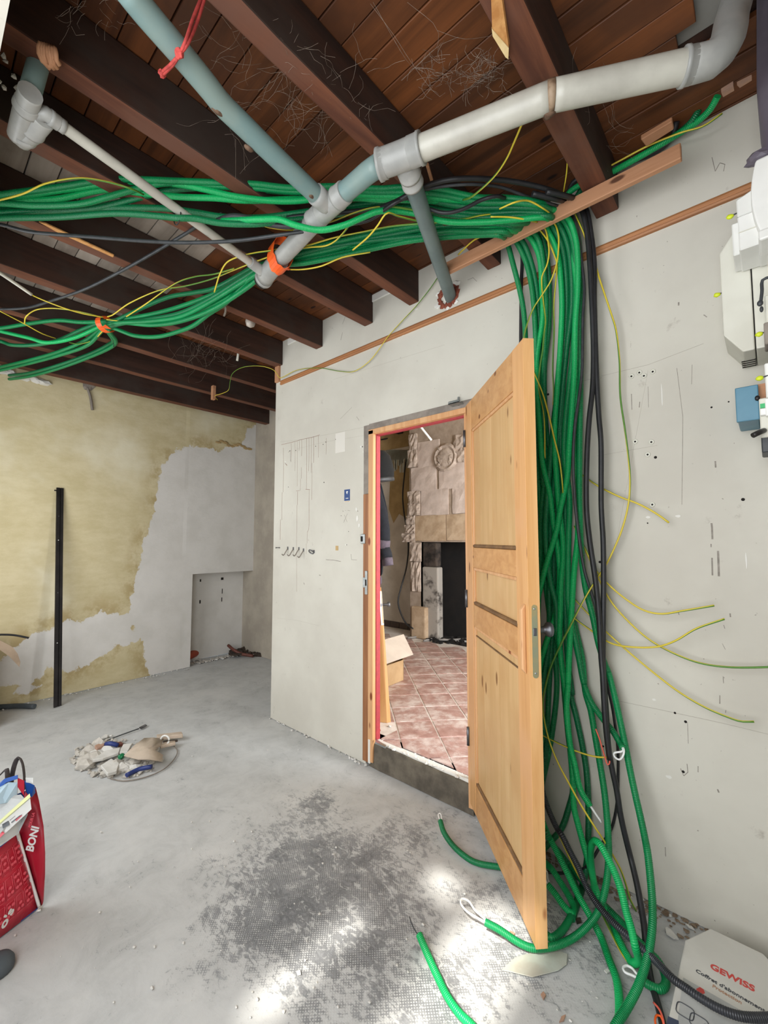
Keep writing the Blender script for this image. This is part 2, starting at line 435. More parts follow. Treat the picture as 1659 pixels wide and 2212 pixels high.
def conduit_mat(name, a, b):
    n = NT(name); tc = n.node('ShaderNodeTexCoord'); sp = n.node('ShaderNodeSeparateXYZ'); n.link(tc.outputs['UV'], sp.inputs[0])
    s_ = n.math('SINE', n.math('MULTIPLY', sp.outputs[1], 2 * math.pi / .0055))
    v = n.coord()
    c = n.mix(n.ramp(s_, -1, 1), lin(b), lin(a)); c = n.mix(n.ramp(n.noise(v, 3, 3), .45, .75), c, lin(a))
    n.bump(s_, .5, .0012)
    n.b.inputs['Subsurface Weight'].default_value = 0.0
    return n.done(c, .38, 0, .5)
M_GRN = conduit_mat('green_conduit', '#0c8f52', '#066a3b')
M_GRNB = conduit_mat('bright_green_conduit', '#10b261', '#089150')  # brighter copy: mostly light put into the colour, some conduits are brighter themselves
M_GRND = conduit_mat('deep_green_conduit', '#0b7a49', '#055c36')  # darker copy: mostly shade put into the conduit colour
M_BLKCON = conduit_mat('black_corrugated', '#35373d', '#17181b')
n = NT('yellow_green_earth_wire'); tc = n.node('ShaderNodeTexCoord'); sp = n.node('ShaderNodeSeparateXYZ'); n.link(tc.outputs['UV'], sp.inputs[0])
fr = n.math('FRACT', n.math('ADD', sp.outputs[0], n.math('MULTIPLY', sp.outputs[1], .9)))
M_EARTH = n.done(n.mix(n.ramp(fr, .52, .56), lin('#d2bd3a'), lin('#4f8029')), .45)
n = NT('terracotta_tile'); v = n.coord('Object'); oi = n.node('ShaderNodeObjectInfo')
ad = n.node('ShaderNodeVectorMath', operation='ADD'); n.link(v, ad.inputs[0])
cb = n.node('ShaderNodeCombineXYZ'); n.link(n.math('MULTIPLY', oi.outputs['Random'], 20), cb.inputs[0]); n.link(cb.outputs[0], ad.inputs[1])
c = n.mix(n.ramp(n.noise(ad.outputs[0], 14, 7, .7), .3, .7), lin('#97736a'), lin('#b08d83'))
M_TILE = n.done(n.mix(n.ramp(n.noise(ad.outputs[0], 6, 8, .75), .42, .66), c, lin('#cdbfb8')), .5)
M_GROUT = plain('pale_dusty_grout', '#ddd6d0', '#c9c0b8', 10, .9)

# ================================================================== STRUCTURE
WY, WB = 2.007, 2.054            # front and back face of the partition
WX0 = -3.005                     # its free left end
BX = -4.853                      # yellow wall
AY = 2.95                        # back of the alcove
ZB, ZJ = 3.033, 2.833            # ceiling boards, underside of joists
OX0, OX1, OZ = -1.925, -1.19, 2.115     # door opening
STEP = .155
S = 'structure'

def grid_attr(name, mat, us, vs, fn3, fattr, aname, kind=S):
    nu, nv = len(us), len(vs); V = []; A = []
    for b in vs:
        for a in us:
            V.append(fn3(a, b)); A.append(fattr(a, b))
    F = [(j * nu + i, j * nu + i + 1, (j + 1) * nu + i + 1, (j + 1) * nu + i) for j in range(nv - 1) for i in range(nu - 1)]
    return V, A, F

# ---- floor, with the dark adhesive that shows through the dust
blobs = [(690, 1735, .10, .75), (600, 1860, .20, .42), (560, 1960, .22, .42), (700, 1890, .24, .5), (790, 1820, .2, .36), (860, 1900, .2, .34),
         (640, 2040, .2, .36), (790, 2060, .18, .32), (950, 2140, .10, .5), (470, 1990, .08, .3), (460, 1850, .08, .28), (890, 1790, .14, .34),
         (970, 1750, .16, .34), (380, 1690, .05, .4), (500, 1765, .10, .3), (650, 1690, .16, .24), (1080, 1990, .2, .3), (1180, 1950, .3, .28), (950, 2230, .2, .3),
         (700, 2230, .16, .26), (740, 1970, .2, .4), (480, 1350 + 180, .2, .18), (230, 1560, .25, .1), (560, 1480, .25, .2), (1260, 2060, .25, .26), (640, 1790, .16, .3), (1050, 2150, .15, .2)]
BL = [(at(px, py, 'z', 0), r, s_) for px, py, r, s_ in blobs]
def floor_dark(x, y):
    d = 0.0
    for p, r, s_ in BL:
        q = ((x - p.x) ** 2 + (y - p.y) ** 2) / (r * r)
        if q < 9: d += s_ * math.exp(-q * .8)
    return min(d * .8, .66)
us = np.arange(-5.1, 1.75, .035); vs_ = np.arange(-.5, 3.0, .035)
V, A, F = grid_attr('floor', M_FLOOR, us, vs_, lambda a, b: (a, b, .004 * noise.noise((a * 1.7, b * 1.7, 0)) - .004), floor_dark, 'dark')
nb = len(V)
me = bpy.data.meshes.new('floor'); me.from_pydata(V, [], F); me.materials.append(M_FLOOR)
me.attributes.new('dark', 'FLOAT', 'POINT').data.foreach_set('value', A)
me.polygons.foreach_set('use_smooth', [True] * len(F)); me.update()
o = bpy.data.objects.new('floor', me); place(o, (0, 0, 0)); tag(o, kind=S)

# ---- left wall: old yellow plaster with a white patch and a low niche
def sd_poly(P, x, y):
    d = 1e9; ins = False; n_ = len(P); j = n_ - 1
    for i in range(n_):
        xi, yi = P[i]; xj, yj = P[j]
        ex, ey = xj - xi, yj - yi; wx, wy = x - xi, y - yi
        t = max(0, min(1, (wx * ex + wy * ey) / (ex * ex + ey * ey + 1e-12)))
        d = min(d, (wx - ex * t) ** 2 + (wy - ey * t) ** 2)
        if (yi > y) != (yj > y) and x < (xj - xi) * (y - yi) / (yj - yi) + xi: ins = not ins
        j = i
    return math.sqrt(d) * (1 if ins else -1)
def onB(l): return [(p.y, p.z) for p in (at(a, b, 'x', BX) for a, b in l)]
PA = onB([(556, 915), (535, 925), (520, 962), (470, 972), (425, 962), (380, 972), (350, 1010), (343, 1060), (336, 1100), (318, 1150), (300, 1220), (285, 1290), (276, 1345), (310, 1400), (318, 1450), (330, 1470), (430, 1450), (560, 1400)]) 
PB = onB([(276, 1330), (215, 1322), (170, 1345), (140, 1340), (60, 1378), (0, 1425), (-60, 1440), (-60, 1500), (90, 1462), (100, 1440), (150, 1452), (205, 1425), (250, 1395), (300, 1385)])
PC = onB([(25, 1500), (45, 1478), (90, 1480), (80, 1490), (40, 1500)])
def patch(y, z): return max(sd_poly(PA, y, z), sd_poly(PB, y, z), sd_poly(PC, y, z) , -.4)
NY, NZ = 2.19, 1.02
ys = np.concatenate([np.arange(-.45, NY, .04), np.arange(NY, AY + .001, (AY - NY) / 19)]); zs = np.concatenate([np.arange(0, NZ, NZ / 26), np.arange(NZ, 3.04, .04)])
V, A, F = grid_attr('wall_left', M_YEL, ys, zs, lambda a, b: (BX + .012 * noise.noise((a * 1.3, b * 1.3, 4)) * (1 if a < NY - .1 else 0), a, b), patch, 'patch')
nu = len(ys)
F = [f for f in F if not (V[f[0]][1] > NY - .001 and V[f[2]][2] < NZ + .001)]
base = len(V)
NB_ = BX - .235
def q(*pts):
    b = len(V); V.extend(pts); A.extend([.3] * len(pts)); F.append(tuple(range(b, b + len(pts))))
q((BX, NY, 0), (BX, NY, NZ), (NB_, NY, NZ), (NB_, NY, 0))
q((NB_, NY, 0), (NB_, NY, NZ), (NB_, AY + .05, NZ), (NB_, AY + .05, 0))
q((BX, NY, NZ), (BX, AY + .05, NZ), (NB_, AY + .05, NZ), (NB_, NY, NZ))
me = bpy.data.meshes.new('wall_left'); me.from_pydata(V, [], F); me.materials.append(M_YEL)
me.attributes.new('patch', 'FLOAT', 'POINT').data.foreach_set('value', A); me.update()
o = bpy.data.objects.new('wall_left', me); place(o, (0, 0, 0)); tag(o, kind=S); WLEFT = o

# ---- alcove back wall, partition return, room enclosure
MB().box(NB_ - .05, WX0 + .02, AY, AY + .08, 0, ZB).build('wall_back', plain('shaded_alcove_plaster', '#b3aa9b', '#a0978a', 3, .8, .2, 40), kind=S)  # darker tan puts the shade of the alcove into the plaster colour
MB().box(WX0, WX0 + .08, WB, AY, 0, ZB).build('wall_return', M_PLAST, kind=S)
m = MB(); m.box(NB_, WX0, AY - .012, AY, 0, .02)
# ---- partition wall with the door opening
m = MB()
m.box(WX0, OX0 - .03, WY, WB, 0, ZB); m.box(OX0 - .03, OX1 + .03, WY, WB, OZ + .005, ZB); m.box(OX1 + .03, .80, WY, WB, 0, ZB)
WALL = m.build('wall_right', M_WALL, kind=S, origin=(0, 0, 0))
# ---- wall behind the camera with the wide shopfront opening and a window, side wall
m = MB(); m.box(-5.1, -4.2, -.62, -.45, 0, ZB); m.box(-4.2, -2.3, -.62, -.45, 0, .7); m.box(-4.2, -2.3, -.62, -.45, 2.35, ZB)
m.box(-2.3, -1.5, -.62, -.45, 0, ZB); m.box(-1.5, .45, -.62, -.45, 2.6, ZB); m.box(.45, .90, -.62, -.45, 0, ZB)
m.build('wall_front', M_PLAST, kind=S)
MB().box(.80, .90, -.62, WB, 0, ZB).build('wall_side', M_PLAST, kind=S)
# boxed beam over the shopfront, white, seen in the top left corner
lz = 2.62; le = at(14, 40, 'z', lz).y
MB().box(-4.8, .79, -.44, le, lz, ZJ - .002).build('trim_2', M_WALL, kind=S)
# added unseen slab outside: its holes are cut to shape the sun patches
m = MB(); CZ = 2.95
kx, ky = SUN_DIR.x / SUN_DIR.z, SUN_DIR.y / SUN_DIR.z
def sun_up(p): return (p[0] + kx * CZ, p[1] + ky * CZ)
holes = [(-.90, -.66, .70, 1.66), (-1.24, -1.16, .72, 1.22), (-1.12, -.97, 1.46, 1.70)]     # where the sun lands on the floor
hs = [sun_up((a, c)) + sun_up((b, d)) for a, b, c, d in holes]
cx = sorted([-6, 5] + [h[0] for h in hs] + [h[2] for h in hs]); cy = sorted([-6, -.63] + [min(h[1], -.64) for h in hs] + [min(h[3], -.63) for h in hs])
for a, b in zip(cx, cx[1:]):
    for c, d in zip(cy, cy[1:]):
        mx, my = (a + b) / 2, (c + d) / 2
        if d - c < 1e-4 or b - a < 1e-4 or any(h[0] < mx < h[2] and h[1] < my < h[3] for h in hs): continue
        m.box(a, b, c, d, CZ, CZ + .03)
m.build('added_sun_mask', M_GREY, kind=S)

# ---- ceiling: hidden deck, boards, joists
CE = MB().box(-5.2, 1.8, -.62, AY + .08, ZB + .03, ZB + .06).build('ceiling', M_JOIST, kind=S)
hole = [at(a, b, 'z', ZB) for a, b in ((1452, -40), (1452, 0), (1480, 55), (1530, 60), (1562, 38), (1640, -10))]
hx0, hx1 = min(p.x for p in hole), max(p.x for p in hole); hy0, hy1 = min(p.y for p in hole), max(p.y for p in hole)
row = 0; y = -.45
while y < AY:
    bw = .102 * R.uniform(.94, 1.06); x = -4.84 - R.uniform(0, .3)
    cuts = sorted([-4.84, -1.93] + [R.choice((-4.04, -3.54, -2.96, -2.45, -1.55, -1.02, -.47)) + R.uniform(-.01, .01) for _ in range(3)] + [1.69])
    for a, b in zip(cuts, cuts[1:]):
        if b - a < .2: continue
        mat = M_BOARDG if (a + b) / 2 < -1.95 and y < 1.0 else M_BOARD
        segs = [(a, b)]
        if y + bw > hy0 and y < 1.9 and y + bw / 2 < hy1 + .04 and a < hx0 < b:
            segs = [(a, hx0 + R.uniform(-.01, .05))]
            if b > hx1 + .05: segs.append((hx1 + R.uniform(0, .04), b))
        for a2, b2 in segs:
            if b2 - a2 < .05: continue
            dz = R.uniform(-.003, .003)
            MB().box(a2 + .0015, b2 - .0015, y + .002, y + bw - .002, ZB + dz, ZB + .022 + dz).build('board', mat, CE, bevel=.002)
    y += bw; row += 1
# grey void of the floor above, seen through the broken boards
MB().box(hx0 - .02, hx1 + .02, hy0 - .02, hy1 + .02, ZB + .024, ZB + .03).build('upper_void', M_UPPER, CE)
jx = [(-.426, .092), (-.983, .072), (-1.518, .072), (-1.895, .078), (-2.41, .072), (-2.915, .085), (-3.47, .075), (-3.99, .075), (-4.545, .085)]
for i, (xr, wd) in enumerate(jx):
    y1 = WY + .0 if xr > -2.95 else AY
    m = MB(); n_ = 9; ys_ = [-.45 + (y1 + .45) * k / n_ for k in range(n_ + 1)]
    prof = []
    for yy in ys_:
        w1 = .006 * noise.noise((i * 3.1, yy * 2.2, 0)); w2 = .006 * noise.noise((i * 3.1, yy * 2.2, 5)); w3 = .005 * noise.noise((i * 3.1, yy * 2.2, 9))
        prof.append([(xr - wd + w1, yy, ZJ + w3), (xr + w2, yy, ZJ + w3), (xr + w2, yy, ZB - .001), (xr - wd + w1, yy, ZB - .001)])
    for p_ in prof: m.v += p_
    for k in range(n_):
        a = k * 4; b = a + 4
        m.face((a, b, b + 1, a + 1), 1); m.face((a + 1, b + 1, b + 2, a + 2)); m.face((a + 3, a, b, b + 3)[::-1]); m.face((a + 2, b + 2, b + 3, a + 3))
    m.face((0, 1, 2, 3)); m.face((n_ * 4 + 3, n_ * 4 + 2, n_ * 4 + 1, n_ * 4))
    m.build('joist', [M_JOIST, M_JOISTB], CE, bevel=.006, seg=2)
# lintel patch over the gap between the joist ends on the partition
for (x0, x1) in ((-2.84, -2.42), (-1.9, -1.6)):
    MB().box(x0, x1, WY - .012, WY, ZB - .06, ZB - .01).build('wall_plate', M_WPATCH, CE, bevel=.004)
MB().box(WX0 + .005, WX0 + .06, WY - .02, WY + .02, 2.70, ZJ).build('wood_bracket', M_BATTEN, CE, bevel=.003)

# ---- picture rail on the partition
def strip(ax0, ax1, prof, mat, name, kind=S, yy=WY):
    m = MB(); m.prism([(ax0, yy - d, z) for d, z in prof], (ax1 - ax0, 0, 0)); return m.build(name, mat, kind=kind)
TZ = 2.667
TP = [(0, TZ), (.014, TZ), (.017, TZ + .008), (.010, TZ + .014), (.013, TZ + .026), (.008, TZ + .036), (0, TZ + .036)]
strip(-2.93, .79, TP, M_TRIM, 'trim_1')
# dust and mortar crumbs along the foot of the walls
m = MB()
for k in range(240):
    t = R.random()
    if t < .45: x = R.uniform(WX0, .75); yy = WY - R.uniform(.003, .03)
    elif t < .8: x = BX + R.uniform(.01, .08); yy = R.uniform(.3, NY)
    else: x = BX - R.uniform(0, .2); yy = R.uniform(NY, AY)
    if OX0 < x < OX1 and yy > 1.9: continue
    s_ = R.uniform(.003, .011); m.ball((x, yy, s_ * .4), (s_, s_ * R.uniform(.6, 1.2), s_ * .7), 1, .3, k)
m.build('debris', M_RUBW, kind='stuff', label='small plaster crumbs scattered along the foot of the walls', cat='debris')

# ---- marks on the partition (drips, scratches, filler), thin paint on the board
def onW(px, py): return at(px, py, 'y', WY)
def stroke(m, pts, wpx=1.2, off=.0006):
    P = [onW(*p) for p in pts]
    for a, b in zip(P, P[1:]):
        d = Vector((b.x - a.x, 0, b.z - a.z)); L = d.length
        if L < 1e-5: continue
        nrm = Vector((-d.z, 0, d.x)) / L * (wpx * .0008)
        y0 = Vector((0, -off, 0))
        m.prism([a + nrm, b + nrm, b - nrm, a - nrm], y0)
def c4(x, y): return (590 + x / 6.143, 920 + y / 6.143)
m = MB()
for x, y0, y1, w_ in ((135, 290, 880, 1.4), (120, 880, 1250, 1.5), (98, 1240, 1510, 1.8), (290, 210, 600, .9), (320, 200, 800, .9), (345, 190, 330, 1.2), (380, 180, 400, 1.4), (375, 550, 700, 1.2),
                      (363, 700, 860, .9), (445, 170, 840, 1.1), (475, 165, 600, 1.0), (510, 150, 620, 1.0), (537, 140, 490, 1.4), (515, 490, 980, 1.1), (600, 130, 420, .9), (705, 160, 380, .8), (325, 870, 1050, 1.3), (318, 1050, 1420, 1.1),
                      (312, 1420, 2200, .7), (480, 850, 1280, 1.3), (455, 1400, 1560, .9), (440, 1560, 1700, .7), (240, 230, 480, 1.0)):
    stroke(m, [c4(x, y0), c4(x + R.uniform(-4, 4), (y0 + y1) / 2), c4(x + R.uniform(-6, 2), y1)], w_)
stroke(m, [c4(110, 250), c4(260, 215), c4(380, 180), c4(540, 145), c4(618, 120)], 1.6); stroke(m, [c4(430, 842), c4(488, 846)], 1.8); stroke(m, [c4(480, 1280), c4(470, 1380), c4(455, 1410)], 1.2)
stroke(m, [c4(305, 865), c4(350, 858)], 1.4); stroke(m, [c4(155, 490), c4(185, 525)], 3)
m.build('drip_stain', M_RUST, WALL, kind='stuff')
m = MB()
for pts, w_ in (([c4(230, 330), c4(232, 470)], 1.8), ([c4(200, 350), c4(235, 325)], 2), ([c4(1035, 1700), c4(1040, 1775), c4(1110, 1778)], 1.4), ([c4(700, 1775), c4(800, 1780), c4(900, 1800)], 2.2), ([c4(945, 1180), c4(982, 1275)], .9), ([c4(985, 1165), c4(935, 1285)], .9),
                ([c4(920, 1120), c4(935, 1135), c4(920, 1140)], .8), ([c4(955, 1120), c4(970, 1125)], .8), ([c4(990, 1120), c4(1020, 1125)], 1.2), ([c4(405, 2080), c4(415, 2105)], 3), ([c4(610, 1980), c4(630, 1985)], 3),
                ([(1364, 1000 - 149), (1365, 885)], 1.6), ([(1382, 868), (1381, 880)], 2), ([(1537, 1130), (1538, 1140), (1539, 1165)], 3.6), ([(1538, 1205), (1539, 1243)], 3), ([(1551, 1190), (1552, 1215), (1553, 1245)], 4), ([(1536, 1175), (1536, 1182)], 2), ([(1545, 996), (1546, 1010)], 3),
                ([(1462, 795), (1475, 900), (1473, 1090)], .9), ([(1495, 788), (1494, 830)], .9), ([(1555, 1502), (1555, 1520)], 2), ([(1562, 1461), (1563, 1476)], 1.2), ([(1568, 1534), (1567, 1540)], 1.2), ([(1437, 1830), (1438, 1850)], 1.6), ([(1550, 1705), (1553, 1712)], 3), ([(1508, 1655), (1508, 1668)], 1.6),
                ([(1470, 1660), (1477, 1676), (1486, 1668), (1484, 1650)], 1.4), ([(1485, 1560), (1487, 1606)], .9), ([(1466, 653), (1466, 660)], 3), ([(1538, 340), (1545, 370)], 1.2), ([(1545, 370), (1555, 352), (1566, 355), (1563, 370)], 1.2), ([(1400, 835), (1401, 880)], .8),
                ([(1520, 680), (1527, 685)], 2), ([(1465, 1320), (1467, 1328)], 1.6), ([(1577, 1325), (1578, 1333)], 2.4), ([(1563, 1350), (1566, 1358)], 1.2), ([(740, 700), (746, 684)], 1.5), ([(736, 735), (740, 718)], 1.5), ([(1010, 605), (1022, 600), (1030, 608)], 1.4), ([(770, 900), (776, 908)], 1.4), ([(735, 905), (760, 880)], .6),
                ([(1560, 1390), (1567, 1403)], .8), ([(1180, 838), (1181, 870)], 1.4)):
    stroke(m, pts, w_)
m.build('scratch', M_GRAPH, WALL, kind='stuff')
m = MB()
for pts, w_ in (([(605, 955), (660, 948), (790, 922)], .6), ([(640, 970), (700, 955), (790, 940)], .5), ([(598, 1335), (642, 1340), (690, 1352)], .5), ([(1235, 830), (1300, 812), (1400, 788), (1520, 742)], .7), ([(1290, 985), (1420, 962)], .6), ([(1340, 1515), (1440, 1536), (1560, 1562), (1659, 1586)], .8),
                ([(720, 820), (860, 776), (960, 745)], .4), ([(1400, 800), (1330, 1180)], .3)):
    stroke(m, pts, w_)
m.build('board_joint', M_FAINT, WALL, kind='stuff')
m = MB()
for px, py, a, b in ((617, 998, 4, 8), (780, 965, 4, 4), (785, 976, 2, 3), (861, 724, 3, 8), (810, 745, 3, 10), (871, 724, 4, 2), (747, 1177, 4, 3), (772, 1120, 6, 12), (776, 1135, 5, 8), (770, 1100, 4, 8), (1400, 1117, 5, 3), (1465, 1115, 6, 3), (1430, 855, 1.5, 30), (1612, 1210, 1.5, 20), (1413, 1511, 4, 3), (1445, 1678, 6, 4), (900, 668, 8, 3), (970, 640, 22, 24)):
    p = onW(px, py); k = .0016
    m.prism([p + Vector((math.cos(t) * a * k * R.uniform(.8, 1.2), -.0002, math.sin(t) * b * k * R.uniform(.8, 1.2))) for t in [j * math.pi / 5 for j in range(10)]][::-1], (0, -.0014, 0))
m.build('filler_patch', M_WPATCH, WALL, kind='stuff')
p = onW(728, 1184); MB().box(p.x - .014, p.x + .014, WY - .0015, WY, p.z - .016, p.z + .016).build('tape_scrap', M_TAN, WALL)
p = onW(735, 962); MB().box(p.x - .05, p.x + .05, WY - .0008, WY, p.z - .05, p.z + .09).build('repainted_patch', plain('newer_wall_paint', '#d0ccc3', None, 5, .75), WALL)
m = MB()
for px, py, r in ((626, 974, 2.5), (639, 973, 2.5), (682, 964, 2.5), (698, 960, 2.5), (704, 955, 2.5), (725, 949, 2.2), (623, 1052, 2.2), (700, 1042, 3), (617, 1000, 3), (783, 965, 3), (737, 1114, 1.8), (773, 1104, 1.8), (753, 1148, 1.8), (749, 1177, 2), (1458, 1540, 3), (1481, 1559, 3.5), (1476, 1667, 3.5), (1184, 852, 4), (1181, 843, 2), (1296, 1214, 4), (1605, 1079, 4), (1416, 988, 4), (1399, 1130, 2), (1303, 1612, 3), (1575, 740, 1.5), (1574, 868, 2), (1537, 880, 2.5)):
    p = onW(px, py); m.lathe([(r * .0014, 0), (r * .0014, .001)], p, (0, -1, 0), 10)
m.build('drill_hole', M_HOLE, WALL, kind='stuff')
for px, py in ((1364, 813), (1381, 805), (1391, 812), (1410, 803), (1372, 954), (1407, 955), (1399, 982), (1409, 1090)):
    p = onW(px, py); m = MB(); m.lathe([(.0105, 0), (.0105, .003), (.0085, .0045), (.0075, .003), (.0075, .001)], p, (0, -1, 0), 16); m.lathe([(.004, .0012), (.004, .0016)], p, (0, -1, 0), 10, 1)
    m.build('wall_plug', [M_OFFW, M_HOLE], WALL)
# broken hole round the pipe
p = onW(968, 640); m = MB()
for k in range(14):
    t = k / 14 * 2 * math.pi; m.ball((p.x + math.cos(t) * .058, WY - .001, p.z + math.sin(t) * .055), (.02, .008, .02), 1, .35, k)
m.build('broken_plaster', M_BRICK, WALL); m = MB()
for k in range(9):
    t = R.uniform(0, 6.28); m.ball((p.x + math.cos(t) * .085, WY - .002, p.z + math.sin(t) * .07), (.022, .006, .014), 1, .35, k + 40)
m.build('broken_plaster', M_WPATCH, WALL)

# niche marks
m = MB()
for px, py, a, b in ((433, 1254, 2, 3), (480, 1250, 4, 3), (432, 1300, 2, 4), (480, 1277, 1, 6), (479, 1295, 1.2, 5)):
    p = at(px, py, 'x', NB_ + .001); m.box(p.x, p.x + .002, p.y - a * .004, p.y + a * .004, p.z - b * .005, p.z + b * .005)
m.build('drill_hole', M_HOLE, WLEFT, kind='stuff')
# rough streak and broken edge at the top of the yellow wall
p = at(190, 832, 'x', BX); m = MB(); m.ball(p + Vector((.01, 0, .0)), (.02, .05, .05), 2, .3, 3); m.tube([p + Vector((.012, -.01, -.02)), p + Vector((.02, .02, -.12)), p + Vector((.02, .04, -.24))], .012, 6)
m.build('mortar_drip', M_GREY, WLEFT)
m = MB(); p = at(30, 812, 'x', BX)
for k in range(8): m.ball((BX + .01, p.y - .14 + k * .05, p.z + R.uniform(-.02, .02)), (.03, .05, .025), 2, .25, k + 9)
m.build('broken_plaster', M_WPATCH, WLEFT)
m = MB()
for k in range(10): m.ball((BX + .006, 2.45 + k * .045, at(440, 950, 'x', BX).z + .05 * math.sin(k * 1.3) * .4), (.006, .04, .018), 1, .3, k + 90)
m.build('plaster_ridge', M_OLDYEL, WLEFT)

# ================================================================== DOOR FRAME AND STEP
FRM = thing('door_frame', (OX0, WY, STEP), kind=S)
def fb(name, mat, x0, x1, y0, y1, z0, z1, bev=.002, par=None): return MB().box(x0, x1, y0, y1, z0, z1).build(name, mat, par or FRM, bevel=bev)
fb('jamb', M_FRAME, -1.928, -1.885, WY - .012, WB + .002, .03, OZ - .002)
fb('jamb', M_FRAME, -1.215, -1.175, WY - .004, WB + .002, .03, OZ - .002)
fb('header', M_FRAME, -1.928, -1.175, WY - .012, WB + .002, OZ - .028, OZ + .004)
fb('casing', M_FRAMEB, -1.975, -1.929, WY - .010, WY, .02, 1.70)
fb('bare_strip', M_GREY, -1.978, -1.929, WY - .003, WY, 1.702, OZ + .04, 0)
fb('bare_strip', M_GREY, -1.929, -1.16, WY - .003, WY, OZ + .005, OZ + .045, 0)
fb('red_strip', M_RED, -1.886, -1.878, WY + .014, WB + .003, .16, OZ - .028, .001)
fb('red_strip', M_RED, -1.878, -1.215, WY + .020, WB + .003, OZ - .036, OZ - .028, .001)
fb('plaster_strip', M_WPATCH, -1.925, -1.905, WY - .014, WY + .0, .02, .165, .003)
p = onW(787, 1165); k_ = MB(); k_.box(p.x - .022, p.x + .020, WY - .016, WY - .0, p.z - .028, p.z + .034); k_.box(p.x - .014, p.x + .0, WY - .022, WY - .016, p.z - .015, p.z + .02, 1)
k_.build('latch_keeper', [M_METAL, M_HOLE], FRM, bevel=.003, seg=2)
p = onW(792, 1258); k_ = MB(); k_.box(p.x + .0, p.x + .022, WY - .018, WY - .012, p.z - .075, p.z + .075); k_.box(p.x - .016, p.x + .004, WY - .020, WY - .012, p.z - .032, p.z + .032); k_.box(p.x + .005, p.x + .016, WY - .0205, WY - .017, p.z - .02, p.z + .02, 1)
k_.build('strike_plate', [M_METAL, M_HOLE], FRM, bevel=.003, seg=2)
# concrete step under the opening
m = MB(); ST = []
for k in range(9):
    x = -1.925 + (.74) * k / 8
    ST.append([(x, WY - .004 + .006 * noise.noise((x * 9, 1, 0)), 0), (x, WY + .002 + .006 * noise.noise((x * 9, 4, 0)), STEP - .012 + .01 * noise.noise((x * 7, 2, 0))), (x, WY + .03, STEP - .002), (x, WB + .1, STEP - .002), (x, WB + .1, 0)])
for s_ in ST: m.v += s_
for k in range(8):
    for j in range(4): m.face((k * 5 + j, k * 5 + j + 1, k * 5 + 5 + j + 1, k * 5 + 5 + j)[::-1])
m.build('door_step', M_CONC, kind=S)
m = MB()
for k in range(60):
    x = R.uniform(-1.9, -1.2); m.ball((x, WY + R.uniform(.005, .05), STEP), (R.uniform(.006, .02), .012, .006), 1, .3, k)
m.build('mortar_edge', M_WPATCH, kind='stuff', label='crumbly white mortar along the top of the concrete step', cat='mortar')

# ================================================================== PINE DOOR, standing open
DA = Vector((-1.196, 1.988, 0)); DU = Vector((.562, -.540, 0)).normalized(); DV = Vector((.540, .562, 0)).normalized()
DW, DT, DZ0, DZ1 = .786, .040, .068, 2.121
def DF(u, v, z): return DA + DU * u + DV * v + Vector((0, 0, z))
def on_door(px, py):
    d = ray(px, py); n_ = DV; t = (DA - CAM0).dot(n_) / d.dot(n_); p_ = CAM0 + d * t; return (p_ - DA).dot(DU), p_.z
DOOR = thing('door_1', DF(0, 0, DZ0), kind=S)
def dpart(name, mat, u0, u1, v0, v1, z0, z1, bev=.002, par=None, seg=1): return MB().fbox(DF, u0, u1, v0, v1, z0, z1).build(name, mat, par or DOOR, bevel=bev, seg=seg)
us_l = on_door(1030, 1100)[0]; us_r = on_door(1112, 1100)[0]
z_t = on_door(1030, 922)[1]; z_m1 = on_door(1108, 1188)[1]; z_m1b = on_door(1030, 1196)[1]
z_p2t = on_door(1032, 1236)[1]; z_p2b = on_door(1110, 1352)[1]
z_p3t = on_door(1034, 1362)[1]; z_p3b = on_door(1025, 1692)[1]
DOORV = (us_l, us_r, z_t, z_m1, z_m1b, z_p2t, z_p2b, z_p3t, z_p3b)
st = .095
L_, R_ = .10, DW - .105
rails = [(DZ1 - .12, DZ1), (1.30, 1.40), (1.075, 1.165), (DZ0, DZ0 + .20)]
dpart('stile', M_PINE, 0, L_, 0, DT, DZ0, DZ1); dpart('stile', M_PINE, R_, DW - .002, 0, DT, DZ0, DZ1)
MB().fbox(DF, DW - .002, DW, 0, DT, DZ0, DZ1).build('leading_edge', M_PINEE, DOOR)
pz = []
RZ = [(DZ1 - .155, DZ1), (z_m1 - .10, z_m1), (z_p2b - .105, z_p2b), (DZ0, z_p3b)]
for a, b in RZ: dpart('rail', M_PINEH, L_, R_, .001, DT - .001, a, b, .002)
PANELS = []
for (a, b) in ((RZ[1][1], RZ[0][0]), (RZ[2][1], RZ[1][0]), (RZ[3][1], RZ[2][0])):
    PN = dpart('panel', M_PINEL, L_ - .01, R_ + .01, .014, DT - .014, a - .01, b + .01)
    PANELS.append(PN); m = MB(); bw = .014
    for (u0, u1, z0, z1) in ((L_, L_ + bw, a, b), (R_ - bw, R_, a, b), (L_, R_, b - bw, b)):
        m.fbox(DF, u0, u1, .004, .016, z0, z1)
    m.build('panel_bead', M_FRAME, PN, bevel=.003, seg=2)
    dpart('dusty_bead', M_DKPINE, L_, R_, .003, .016, a, a + .016, .004)
